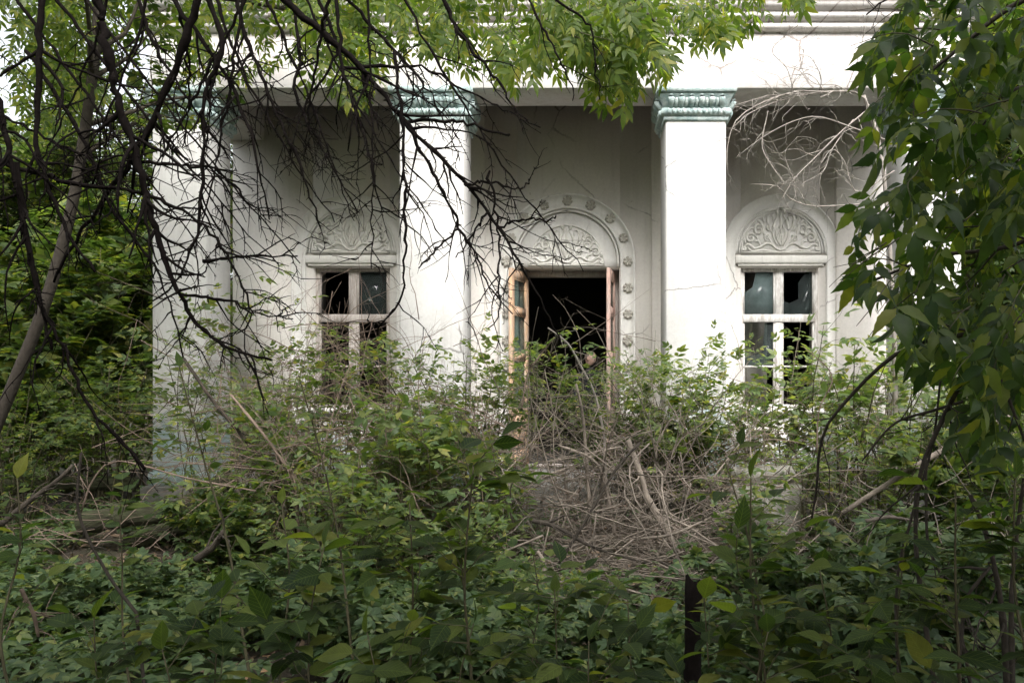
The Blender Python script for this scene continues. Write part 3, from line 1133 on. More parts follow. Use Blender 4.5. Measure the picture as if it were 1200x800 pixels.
# ------------------------------------------------------------------ trees of the forest behind and around
def limb_tree(H, R, crown_z0, crown_r, nl, nb, nleaf, leaf_size, tmpl, lean=(0, 0), n_limb=9):
    """returns (wood verts/polys, leaf verts/polys) around the origin"""
    tp = curves(np.array([[0., 0, -.2]]), np.array([[lean[0], lean[1], 1.]]), np.array([H]), 12, .05, .03)
    tr = (R * np.linspace(1, .12, 12) ** .9)[None]
    t0 = crown_z0 / H
    l1, r1 = spawn(tp, tr, nl, t0, .98, (.6, 1.25), (crown_r * .7, crown_r * 1.25), 8, .13, .05, .5, .008)
    l2, r2 = spawn(l1, r1, nb, .25, 1, (.4, 1.0), (crown_r * .25, crown_r * .6), 6, .18, .02, .55, .004)
    W = MB()
    for a, b_, s_ in ((tp, tr, 9), (l1, r1, 6), (l2, r2, 4)):
        W.add(*tube_arr(a, b_, s_))
    tw = l2
    K = len(tw)
    per = max(1, nleaf // K)
    pos, d, up = leaf_frames(tw, per, .05, 1.2, -.25, .6)
    pos = pos + RNG.normal(0, crown_r * .055, pos.shape)
    sz = leaf_size * RNG.uniform(.65, 1.25, len(pos))
    V, T = place(tmpl, pos, d, up, sz)
    return W, (V, T)


def mk_tree_proto(mat_leaf, *a, **k):
    W, (V, T) = limb_tree(*a, **k)
    return W.mesh('trunk', M['bark'], True), mk_mesh('crown', V, T, mat_leaf)


FAR = [mk_tree_proto(M['leaf_far'], 11, .17, 1.2, 2.6, 40, 7, 11000, .30, T_PINN_LO),
       mk_tree_proto(M['leaf_far'], 9, .12, .6, 2.3, 40, 7, 11000, .26, T_PALM, lean=(.1, 0)),
       mk_tree_proto(M['leaf_far'], 12.5, .20, 3.0, 3.0, 34, 7, 10000, .30, T_PINN_LO, lean=(-.06, .0))]
N_TREE = [0]


def put_tree(x, y, k, sc, rz, label, group=None, cat='tree'):
    root = link('forest_tree', None, label=label, cat=cat, group=group, loc=(x, y, float(ground_z(x, y))))
    root.rotation_euler = (0, 0, rz)
    root.scale = (sc, sc, sc)
    link('trunk', FAR[k][0], root)
    link('crown', FAR[k][1], root)
    return root


back = [(-7.4, 12.6, 0, .60, 'leafy forest tree just left of the porch corner'),
        (-9.6, 13.6, 1, .62, 'bushy forest tree near the left edge, behind the leaning trunk'),
        (-8.9, 17.5, 2, .62, 'forest tree with a high open crown behind the one beside the porch'), (-12, 18.5, 0, .66, 'forest tree at the left edge behind the bushy one'), (-13.2, 14.5, 1, .55, 'low spreading forest tree cut by the left edge'),
        (-6.9, 21, 1, .8, None), (-15.5, 21, 2, .66, None), (-10.5, 25, 1, .85, None), (-16.5, 28, 0, .8, None), (-22, 26, 0, .8, None),
        (7.6, 13.5, 1, .8, 'pale leafy tree just beyond the right end of the villa'), (9.5, 17, 0, 1.0, 'taller leafy tree behind the pale one at the right edge'), (11.5, 14, 1, .95, None), (7.8, 22, 0, 1.1, None), (14, 22, 0, 1.2, None)]
for x, y, k, sc, lab in back:
    put_tree(x, y, k, sc, RNG.uniform(0, 6), lab or ('leafy tree in the forest to the left behind the villa' if x < 0 else 'leafy tree in the forest to the right of the villa'),
             None if lab else ('forest trees left of the villa' if x < 0 else 'forest trees right of the villa'))
# the wood the photographer stands in: it shades the foreground
for x, y, k, sc in ((0, -2.8, 2, .66), (-4.4, -.1, 2, .62), (4.5, -.2, 2, .7), (-2.2, -1.6, 2, .66), (2.4, -1.9, 2, .66), (-6.5, -.6, 2, .7), (6.2, -.9, 2, .62), (-3.2, -3.4, 2, .76), (3.4, -3.8, 2, .76), (.2, -5.8, 0, .95), (-9.5, 3.5, 0, .7), (9.0, 4.2, 0, .65), (-8.5, 8.2, 1, .7), (-11.5, -4, 0, 1.1), (11, -4, 0, 1.1), (6, -9, 2, 1.1), (-6, -9, 2, 1.1)):
    put_tree(x, y, k, sc, RNG.uniform(0, 6), 'tree of the wood around the camera, shading the foreground', 'trees of the wood around the camera')

# leaning trunk at the left edge
mb = MB()
pt = pxpath([(-30, 560), (20, 440), (55, 350), (85, 240), (100, 150), (112, 60), (120, -60), (130, -200)], 6.6, 6.2, 22)
pt = np.vstack([P(-50, 700, 6.65)[None] * [1, 1, 0] + [[0, 0, -.1]], pt])
mb.tube(pt, np.linspace(.052, .032, len(pt)), 9)
tr = link('leaning_tree', None, label='slim brown trunk leaning across the left edge of the photo', cat='tree', loc=tuple(pt[0]))
me = mb.mesh('trunk', M['bark'], True)
me.transform(Matrix.Translation(-Vector(pt[0])))
me.materials[0] = M['bark_dark']
link('trunk', me, tr)
l1, r1 = spawn(pt[None], np.linspace(.085, .05, len(pt))[None], 12, .5, .98, (.5, 1.1), (.8, 1.6), 7, .15, .02, .35, .004)
mb = MB()
mb.add(*tube_arr(l1, r1, 5))
l2, r2 = spawn(l1, r1, 6, .2, 1, (.5, 1.0), (.3, .7), 5, .2, 0, .5, .0025)
mb.add(*tube_arr(l2, r2, 4))
me = mb.mesh('limb', M['bark'], True)
me.transform(Matrix.Translation(-Vector(pt[0])))
link('limb', me, tr)
pos, d, up = leaf_frames(l2, 7, .1, 1.0, -.3, .5)
me = mk_mesh('crown', *place(T_PINN_MID, pos, d, up, RNG.uniform(.14, .24, len(pos))), M['leaf_bush'])
me.transform(Matrix.Translation(-Vector(pt[0])))
link('crown', me, tr)

# ------------------------------------------------------------------ dead tree: bare black branches hanging over the left half
dead = link('dead_tree', None, label='dead tree whose black leafless branches hang over the left and middle of the photo', cat='tree', loc=(-4.3, 3.4, float(ground_z(-4.3, 3.4))))
DL = Vector(dead.location)


def dpart(mb, name, mat=None, parent=None, smooth=True):
    me = mb.mesh(name, mat or M['dead_bark'], smooth)
    me.transform(Matrix.Translation(-DL))
    return link(name, me, parent or dead)


mb = MB()
tpts = resample([(-4.3, 3.4, -.2), (-4.25, 3.4, 1.4), (-4.1, 3.45, 3.0), (-3.7, 3.5, 4.4), (-3.1, 3.6, 5.6), (-2.2, 3.7, 6.4)], 14)
mb.tube(tpts, np.linspace(.16, .07, 14), 9)
dpart(mb, 'trunk')
HUBS = [np.array(h) for h in ((-2.9, 3.7, 4.5), (-2.2, 3.7, 4.9), (-1.4, 3.8, 5.1))]
mb = MB()
for h in HUBS:
    a = tpts[9 if h[0] < -2.5 else 12]
    mb.tube(resample([a, (a + h) / 2 + [0, 0, .15], h], 6), np.linspace(.06, .035, 6), 7)
dpart(mb, 'limb')
DEAD = [
    ([(333, 0), (400, 57), (440, 100), (480, 150), (545, 215), (583, 267), (620, 325), (655, 395)], 3.6, 8.0, 1.5, 1.0),
    ([(407, 0), (460, 57), (497, 100), (520, 142), (540, 190)], 3.7, 4.5, 1, 1.1),
    ([(474, 143), (510, 207), (537, 263), (557, 297), (572, 333), (600, 367)], 3.6, 5.0, 1.2, 1.0),
    ([(396, 20), (402, 80), (420, 143), (437, 193), (445, 237), (470, 256)], 3.7, 4.5, 1.3, 1.3),
    ([(462, 60), (470, 133), (473, 190), (476, 262), (474, 305), (469, 352), (440, 385)], 3.7, 4.4, 1.6, 1.0),
    ([(574, 200), (583, 267), (585, 333), (583, 372), (574, 384)], 3.5, 3.0, 1.2, .8),
    ([(113, -5), (125, 53), (143, 133), (160, 180), (170, 227), (182, 267), (200, 320), (213, 350), (233, 380), (267, 407), (320, 424)], 3.3, 11, 2.2, 1.0),
    ([(233, -5), (213, 60), (197, 100), (160, 180), (133, 217), (100, 267), (60, 330)], 3.5, 9, 2.5, 1.0),
    ([(243, -5), (260, 57), (240, 110), (238, 187), (232, 267), (210, 325), (180, 352)], 3.4, 6.5, 1.8, 1.1),
    ([(200, -5), (233, 43), (263, 87), (290, 143), (300, 187), (317, 258)], 3.6, 5.5, 1.5, 1.1),
    ([(277, -5), (300, 77), (330, 143), (353, 200), (377, 267)], 3.8, 5.0, 1.3, 1.3),
    ([(-10, 185), (77, 213), (170, 227), (233, 260), (267, 300), (283, 333), (295, 367), (277, 392)], 3.4, 5.5, 1.6, 1.0),
    ([(150, 190), (240, 195), (267, 210), (290, 235), (318, 262)], 3.6, 4.2, 1, 1.1),
    ([(213, 345), (267, 352), (300, 367), (343, 375)], 3.4, 4.0, 1, 1.0),
    ([(238, 306), (293, 300), (350, 300)], 3.4, 3.8, 1.5, .8),
    ([(20, 190), (30, 267), (50, 360), (77, 417), (93, 457), (133, 507), (170, 548)], 3.2, 5.5, 2.5, .7),
    ([(-6, 100), (7, 160), (20, 213), (27, 267), (45, 340), (60, 410)], 3.3, 7, 2.5, .8),
    ([(50, -5), (43, 133), (50, 200), (77, 267), (110, 320)], 3.3, 8, 2.5, .9),
    ([(343, 8), (352, 60), (347, 110), (380, 180), (420, 250)], 3.9, 4.0, 1.2, 1.3),
    ([(372, -5), (395, 60), (360, 120), (340, 180)], 3.8, 4.5, 1, 1.4),
    ([(520, 0), (545, 50), (580, 90), (605, 130), (635, 150)], 3.9, 4.5, 1.3, 1.0),
    ([(400, 80), (450, 78), (500, 82), (550, 108), (608, 135)], 3.8, 4.6, 1.2, .9),
    ([(478, 143), (520, 141), (560, 148), (598, 160)], 3.6, 4.2, 2.0, .5),
    ([(545, 217), (575, 213), (608, 222), (622, 212)], 3.6, 3.2, 1.5, .6),
    ([(583, 267), (610, 258), (640, 259), (652, 252)], 3.6, 3.0, 1.4, .6),
    ([(538, 268), (515, 290), (490, 315)], 3.6, 3.0, 1.5, .5),
    ([(572, 248), (556, 272), (535, 300)], 3.6, 2.8, 1.2, .5),
    ([(30, 60), (90, 150), (130, 240), (190, 330), (215, 420)], 3.6, 5.0, 1.5, 1.0),
    ([(160, -5), (185, 60), (230, 130), (265, 180)], 3.9, 4.5, 1, 1.3),
    ([(0, 133), (60, 165), (110, 190), (160, 225)], 3.5, 3.6, 1.2, 1.2),
    ([(290, -5), (250, 70), (215, 140), (180, 200), (150, 260)], 3.9, 3.6, 1, 1.3),
    ([(620, 0), (650, 60), (668, 95), (672, 118)], 4.2, 3.0, 1.2, .5),
    ([(652, 0), (690, 30), (697, 70), (703, 116)], 4.2, 3.0, 1.2, .4),
    ([(850, -60), (890, -30), (1050, -15), (1030, 5), (1016, 16)], 4.4, 3.5, 1.5, .2),
]
for x_ in (-30, 15, 60, 95, 130, 175, 205, 250, 285, 310, 355, 385, 430, 470):     # long thin rods sweeping down
    sl = RNG.uniform(-.35, .75)
    n_ = RNG.uniform(140, 330)
    cv = RNG.uniform(-.25, .25)
    DEAD.append(([(x_ + sl * t_ * n_ + cv * n_ * t_ * t_, -8 + t_ * n_) for t_ in (0, .25, .5, .75, 1)], RNG.uniform(3.4, 4.4), RNG.uniform(2.6, 4.2), 1.1, .7))
for pth, D, w0, w1, tw in DEAD:
    D += RNG.uniform(-.12, .12)
    D1 = D + RNG.uniform(-.15, .35)
    pts = pxpath(pth, D, D1, 5 * len(pth) if len(pth) > 3 else 16)
    n0 = len(pts)
    pts = pts + np.vstack([[0, 0, 0], RNG.normal(0, .005, (n0 - 1, 3))])
    rad = np.linspace(w0 * 1.05, w1 * 1.2, n0) / 2 * D / F
    if pth[0][1] <= 25 and pth[0][1] > -40:             # goes on upward out of the frame to a limb
        h = min(HUBS, key=lambda q: np.linalg.norm(q - pts[0]))
        ext = resample([h, (h + pts[0]) / 2 + [0, 0, .05], pts[0]], 7)[:-1]
        pts = np.vstack([ext, pts])
        rad = np.concatenate([np.linspace(max(rad[0] * 1.3, .012), rad[0], 7)[:-1], rad])
    mb = MB()
    rad2 = knots(pts, rad, .3)
    mb.tube(pts, rad2, 7)
    Lpx = sum(math.dist(a, b_) for a, b_ in zip(pth, pth[1:]))
    kk = max(2, int(Lpx / 25 * tw))
    tb = .32 if pth[0][1] <= 25 else .1
    c1, q1 = spawn(pts[None], rad[None], kk, tb, .98, (.5, 1.2), (.10, .46), 8, .15, -.05, .65, .0032, bias=(0, 0, -.3))
    mb.add(*tube_arr(c1, knots(c1, q1, .35), 5))
    c2, q2 = spawn(c1, q1, 2, .2, 1, (.5, 1.1), (.05, .24), 6, .16, -.04, .7, .0023)
    mb.add(*tube_arr(c2, q2, 4))
    c4, q4 = spawn(c1, q1, 4, .2, 1, (.9, 1.4), (.008, .022), 3, .1, 0, .7, .0022)
    mb.add(*tube_arr(c4, q4, 4))
    c3, q3 = spawn(pts[None], rad[None], int(kk * 3), tb, .99, (.9, 1.4), (.010, .03), 3, .1, 0, .6, .0022)
    mb.add(*tube_arr(c3, q3, 4))
    dpart(mb, 'branch')

# ------------------------------------------------------------------ leafy sprays
def sprays(targets, dirs, L, m_, leaf, tmpl, droop=-.35, spread=.9, tilt=.4, r0=.003, wig=.12, grav=-.12):
    K = len(targets)
    L = np.asarray(L) * np.ones(K)
    c = curves(targets, dirs, L, 7, wig, grav)
    rd = r0 * np.ones((K, 1)) * np.linspace(1, .35, 7)[None]
    pos, d, up = leaf_frames(c, m_, .12, spread, droop, tilt)
    sz = leaf * RNG.uniform(.7, 1.2, len(pos))
    return c, rd, pos, d, up, sz


def inpoly(x, y, poly):
    c = False
    j = len(poly) - 1
    for i in range(len(poly)):
        xi, yi = poly[i]
        xj, yj = poly[j]
        if (yi > y) != (yj > y) and x < (xj - xi) * (y - yi) / (yj - yi) + xi:
            c = not c
        j = i
    return c


def sample_poly(poly, n_, D0, D1):
    xs_, ys_ = [p[0] for p in poly], [p[1] for p in poly]
    out = []
    while len(out) < n_:
        x, y = RNG.uniform(min(xs_), max(xs_)), RNG.uniform(min(ys_), max(ys_))
        if inpoly(x, y, poly):
            out.append(P(x, y, RNG.uniform(D0, D1)))
    return np.array(out)


def rel(me, loc):
    me.transform(Matrix.Translation(-Vector([float(q) for q in loc])))
    return me


def outline_keep(pos, d, sz, poly):
    """drop leaves that would hang beyond the outline the crown has"""
    q = pos + d * sz[:, None] * .6
    X_, Y_ = CX + q[:, 0] / q[:, 1] * F, CY - (q[:, 2] - EYE) / q[:, 1] * F
    return np.array([inpoly(a, b_, poly) for a, b_ in zip(X_, Y_)])


def tree_with_sprays(name, label, base, trunk, trunk_r, boughs, groups, mat, leaf_objs=None, bark='bark_dark', clip=None):
    root = link(name, None, label=label, cat='tree', loc=tuple(base))
    mb = MB()
    tp = resample(trunk, 14)
    mb.tube(tp, np.linspace(*trunk_r, 14), 9)
    link('trunk', rel(mb.mesh('trunk', M[bark], True), base), root)
    for pts, r0, r1 in boughs:
        mb = MB()
        pts = np.array(pts)
        q = np.linspace(r0, r1, len(pts))
        mb.tube(pts, knots(pts, q, .15), 7)
        c, rr = spawn(pts[None], q[None], 7, .2, 1, (.4, 1.0), (.2, .5), 6, .2, -.02, .5, .002)
        mb.add(*tube_arr(c, rr, 4))
        link('bough', rel(mb.mesh('bough', M[bark], True), base), root)
    W, Fo = MB(), MB()
    allL = []
    for (tg, dr, L, m_, leaf, tmpl, kw) in groups:
        c, rd, pos, d, up, sz = sprays(tg, dr, L, m_, leaf, tmpl, **kw)
        W.add(*tube_arr(c, rd, 4))
        if clip is not None:
            k = outline_keep(pos, d, sz, clip) | (pos[:, 2] > 5.2)
            pos, d, up, sz = pos[k], d[k], up[k], sz[k]
        if leaf_objs:
            allL.append((pos, d, up, sz, tmpl))
        else:
            Fo.add(*place(tmpl, pos, d, up, sz))
    if leaf_objs:
        nobj, hi = leaf_objs
        pos = np.concatenate([a[0] for a in allL])
        d = np.concatenate([a[1] for a in allL])
        up = np.concatenate([a[2] for a in allL])
        sz = np.concatenate([a[3] for a in allL])
        px_ = CX + pos[:, 0] / pos[:, 1] * F
        py_ = CY - (pos[:, 2] - EYE) / pos[:, 1] * F
        vis = (px_ > 0) & (px_ < 1195) & (py_ > 0) & (py_ < 795)
        order = np.argsort(np.where(vis, pos[:, 1] / sz, 1e6))
        pick, rest = order[:nobj], order[nobj:]
        Fo.add(*place(allL[0][4], pos[rest], d[rest], up[rest], sz[rest]))
        mes = [mk_mesh('leaf', h[0], [h[1]], mat, True) for h in hi]
        add_leaves(root, base, pos[pick], d[pick], up[pick], sz[pick], mes)
    link('twigs', rel(W.mesh('twigs', M['stem']), base), root, kind='stuff')
    link('foliage', rel(Fo.mesh('foliage', mat), base), root, kind='stuff')
    return root


def add_leaves(root, base, pos, d, up, sz, mes):
    d = nrm(d)
    sd = nrm(np.cross(up, d))
    nn = np.cross(d, sd)
    b_ = np.array([float(q) for q in base])
    for i in range(len(pos)):
        o = bpy.data.objects.new('leaf', mes[i % len(mes)])
        o.parent = root
        p = pos[i] - b_
        s = sz[i]
        o.matrix_local = Matrix(((d[i][0] * s, sd[i][0] * s, nn[i][0] * s, p[0]), (d[i][1] * s, sd[i][1] * s, nn[i][1] * s, p[1]), (d[i][2] * s, sd[i][2] * s, nn[i][2] * s, p[2]), (0, 0, 0, 1)))
        C.objects.link(o)


def dvec(K, v, s):
    return nrm(np.array(v) + RNG.normal(0, s, (K, 3)))


# right: dark leafy tree close to the camera
RP = [(1075, -40), (1040, 20), (1022, 70), (1018, 120), (1025, 200), (1012, 262), (995, 300), (1010, 345), (1070, 375), (1100, 400), (1130, 460), (1240, 480), (1240, -40)]
HOLE = [(1040, 150), (1140, 140), (1160, 330), (1060, 320), (1030, 260)]
RP2 = [(1090, -40), (1060, 40), (1055, 200), (1070, 330), (1130, 420), (1150, 560), (1260, 600), (1260, -40)]
g = []
t = np.array([q for q in sample_poly(RP, 88, 2.6, 3.9) if RNG.random() > .6 or not inpoly(CX + q[0] / q[1] * F, CY - (q[2] - EYE) / q[1] * F, HOLE)])
g.append((t + np.array([.08, 0, .08]), dvec(len(t), (-.55, -.1, -.35), .4), .28, 5, .25, T_PINN_HI, dict(droop=-.45, tilt=.5)))
t = np.array([q for q in sample_poly(RP2, 92, 2.9, 4.8) if RNG.random() > .6 or not inpoly(CX + q[0] / q[1] * F, CY - (q[2] - EYE) / q[1] * F, HOLE)])
g.append((t, dvec(len(t), (-.4, -.1, -.4), .5), .30, 6, .24, T_PINN_HI, dict(droop=-.45, tilt=.5)))
bough = lambda pts, D0, D1, w0, w1, n_=16: (pxpath(pts, D0, D1, n_), w0 / 2 * D0 / F, w1 / 2 * D1 / F)
TB = np.array([2.35, 3.0, 0.])
RB = [bough([(1400, 330), (1300, 360), (1177, 382), (1120, 394), (1087, 399), (1050, 415), (1020, 440), (997, 464), (970, 497), (960, 530), (957, 572), (950, 615)], 3.0, 3.5, 9, 2.2, 26),
      bough([(1400, 100), (1280, 90), (1180, 110), (1100, 160), (1040, 250)], 3.1, 3.6, 12, 3),
      bough([(1420, 20), (1300, -20), (1200, 0), (1120, 60), (1060, 110)], 3.1, 3.6, 12, 3),
      bough([(1400, 260), (1260, 260), (1180, 290), (1100, 300), (1020, 330)], 3.0, 3.2, 9, 3),
      bough([(1137, 392), (1167, 434), (1200, 514), (1230, 600)], 3.0, 2.9, 4, 3)]
tree_with_sprays('maple_tree', 'dark leafy tree close on the right, hanging over the right side of the photo', TB,
                 [(2.35, 3.0, -.1), (2.4, 3.05, 1.0), (2.3, 3.1, 2.2), (2.4, 3.1, 3.4), (2.3, 3.2, 5.2)], (.09, .04), RB, g, M['leaf_dark'], (290, [T_PINN_HI, T_TRIF_HI, T_PINN_HI]),
                 clip=[(1060, -300), (1052, 0), (1012, 60), (1005, 120), (1010, 200), (990, 262), (978, 300), (992, 350), (1050, 375), (1060, 430), (1110, 440), (1125, 520), (1140, 620), (1700, 640), (1700, -300)])

# upper middle: light-catching sprays of an overhanging tree
OP = [(300, -30), (360, 60), (430, 80), (470, 60), (540, 90), (560, 60), (620, 50), (700, 60), (720, 85), (770, 60), (800, 30), (930, -10), (940, -60), (300, -60)]
OP2 = [(610, -30), (640, 20), (690, 60), (740, 70), (780, 50), (770, -30)]
OP3 = [(-20, -60), (-20, 60), (60, 70), (150, 20), (260, 40), (330, 70), (420, 60), (460, -60)]
g = []
t = sample_poly(OP, 125, 5.0, 6.8)
g.append((t, dvec(len(t), (.35, -.1, -.35), .4), .34, 6, .26, T_ASH, dict(droop=-.5, tilt=.5)))
t = sample_poly(OP2, 45, 4.6, 5.6)
g.append((t, dvec(len(t), (.3, -.1, -.5), .3), .34, 6, .26, T_ASH, dict(droop=-.6, tilt=.5)))
t = sample_poly(OP3, 120, 6.0, 8.0)
g.append((t, dvec(len(t), (.3, -.1, -.3), .5), .36, 6, .24, T_ASH, dict(droop=-.4, tilt=.5)))
t = sample_poly([(-30, -30), (-30, 130), (90, 125), (150, -30)], 34, 6.0, 8.0)
g.append((t, dvec(len(t), (.3, -.1, -.3), .5), .36, 6, .24, T_ASH, dict(droop=-.4, tilt=.5)))
t = np.stack([RNG.uniform(-7, -1.8, 150), RNG.uniform(3.6, 7, 150), RNG.uniform(5.6, 8.6, 150)], 1)      # unseen crown above the frame, added to shade the left column and window
HIGH = (t, dvec(len(t), (.2, -.1, -.2), .7), .5, 7, .34, T_ASH, dict(droop=-.3, tilt=.6))
g.append(HIGH)
TB = np.array([-5.6, 5.8, float(ground_z(-5.6, 5.8))])
OB = [(resample([(-5.5, 5.8, 5.2), (-4, 5.7, 5.2), (-2, 5.6, 5.0), (-.4, 5.6, 4.75), (.6, 5.5, 4.5)], 16), .05, .012),
      (resample([(-5.5, 5.8, 4.6), (-4.2, 6.2, 4.8), (-2.8, 6.3, 4.7), (-1.6, 6.2, 4.4)], 14), .04, .01),
      (resample([(-5.5, 5.8, 5.6), (-3.6, 5.2, 5.8), (-1.4, 5.0, 5.0), (.2, 5.0, 4.2), (.45, 5.0, 3.9)], 16), .04, .008),
      (resample([(-5.5, 5.8, 6.2), (-2.6, 5.6, 6.4), (-.2, 5.6, 5.8), (1.6, 5.6, 4.6)], 16), .04, .008)]
tree_with_sprays('overhanging_tree', 'leafy tree whose sunlit sprays hang down over the cornice at the top of the photo', TB,
                 [(-5.6, 5.8, -.1), (-5.7, 5.8, 2), (-5.5, 5.8, 4.4), (-5.4, 5.8, 6.8)], (.13, .06), OB, g, M['leaf_tree'], (290, [T_ASH]),
                 clip=[(-300, -300), (-300, 200), (60, 170), (120, 120), (180, 150), (230, 95), (330, 95), (380, 95), (400, 130), (430, 130), (450, 70), (480, 60), (520, 100), (560, 135), (590, 120), (620, 95), (680, 80), (700, 130), (730, 130), (760, 100), (790, 95), (795, 60), (850, 48), (900, 25), (955, 10), (1000, -300)])

# ------------------------------------------------------------------ multi-stemmed sapling at the lower right
SB = P(1170, 900, 3.1)
SB[2] = 0
ms = link('young_tree', None, label='dark many-stemmed young tree at the lower right corner', cat='tree', loc=tuple(SB))
for pth, D, w0, w1 in (([(1137, 580), (1150, 610), (1160, 640), (1173, 707), (1180, 800), (1180, 950)], 3.1, 5, 11),
                       ([(1160, 664), (1133, 700), (1127, 740), (1120, 850)], 3.1, 4, 5),
                       ([(1133, 437), (1110, 480), (1087, 530), (1077, 560), (1073, 624), (1080, 700), (1110, 900)], 3.3, 5, 6),
                       ([(1085, 534), (1087, 634), (1100, 667), (1130, 760), (1150, 900)], 3.2, 3, 5),
                       ([(1103, 434), (1093, 520), (1070, 600), (1050, 700), (1060, 900)], 3.4, 2.5, 4),
                       ([(1200, 560), (1190, 640), (1185, 720), (1190, 900)], 3.0, 4, 8),
                       ([(1010, 540), (1047, 497), (1090, 482), (1130, 470)], 3.4, 2, 4)):
    pts = pxpath(pth, D, D, 18)
    pts[:, 2] = np.maximum(pts[:, 2], -.05)
    q = np.linspace(w0, w1, 18) / 2 * D / F
    mb = MB()
    mb.tube(pts, knots(pts, q, .2), 7)
    c, rr = spawn(pts[None], q[None], 7, 0, .8, (.5, 1.1), (.15, .5), 7, .25, .02, .5, .0015)
    mb.add(*tube_arr(c, rr, 4))
    link('stem', rel(mb.mesh('stem', M['bark_dark'], True), SB), ms)

# ------------------------------------------------------------------ shrubs
def shrub_proto(H, R, ns, nb, per, leaf, tmpl, mat, arch=.0, stem='stem', r=.012):
    st = np.zeros((ns, 3))
    st[:, :2] = RNG.normal(0, R * .12, (ns, 2))
    a = RNG.uniform(0, 2 * math.pi, ns)
    out = RNG.uniform(.15, 1, ns) * R / H
    d = np.stack([np.cos(a) * out, np.sin(a) * out, np.ones(ns)], 1)
    c0 = curves(st, d, RNG.uniform(.75, 1.15, ns) * H, 9, .09, -arch)
    r0 = r * RNG.uniform(.7, 1.1, (ns, 1)) * np.linspace(1, .25, 9)[None]
    c1, r1 = spawn(c0, r0, nb, .25, 1, (.5, 1.15), (H * .16, H * .42), 7, .15, -.02, .55, .002)
    W = MB()
    W.add(*tube_arr(c0, r0, 5))
    W.add(*tube_arr(c1, r1, 4))
    pos, dd, up = leaf_frames(c1, per, .15, 1.0, -.15, .35)
    V, T = place(tmpl, pos, dd, up, leaf * RNG.uniform(.6, 1.2, len(pos)))
    return W.mesh('stems', M[stem], True), mk_mesh('foliage', V, T, mat)


SHR = {
    'pale': shrub_proto(1.9, .9, 8, 10, 6, .20, T_PINN_MID, M['leaf_pale']),
    'pale2': shrub_proto(1.6, 1.0, 9, 9, 6, .17, T_TRIF_MID, M['leaf_pale']),
    'bush': shrub_proto(1.8, .9, 9, 10, 6, .18, T_PINN_MID, M['leaf_bush']),
    'bush2': shrub_proto(1.5, .9, 10, 10, 7, .16, T_PALM_MID, M['leaf_bush']),
    'dark': shrub_proto(2.2, 1.1, 10, 12, 7, .17, T_PALM_MID, M['leaf_bush']),
    'airy': shrub_proto(1.9, .8, 6, 8, 5, .17, T_PINN_MID, M['leaf_pale'], r=.007),
    'low': shrub_proto(.7, .5, 9, 6, 6, .14, T_PALM_MID, M['leaf_floor'], r=.005),
    'yellow': shrub_proto(1.0, .6, 7, 8, 6, .17, T_TRIF_MID, M['leaf_pale'], r=.007),
}


def put_shrub(kind, px_, D, ztop_py, label, group=None, name='shrub', rz=None, wide=1.0):
    x = (px_ - CX) / F * D
    gz = float(ground_z(x, D))
    Hs = {'airy': 1.9, 'pale': 1.9, 'pale2': 1.6, 'bush': 1.8, 'bush2': 1.5, 'dark': 2.2, 'low': .7, 'yellow': 1.0}[kind]
    top = EYE + (CY - ztop_py) / F * D
    s = max(.3, (top - gz) / (Hs * 1.05))
    root = link(name, None, label=label, cat='shrub', group=group, loc=(x, D, gz - .02))
    root.scale = (s * wide, s * wide, s)
    root.rotation_euler = (0, 0, RNG.uniform(0, 6.28) if rz is None else rz)
    link('stems', SHR[kind][0], root)
    link('foliage', SHR[kind][1], root)


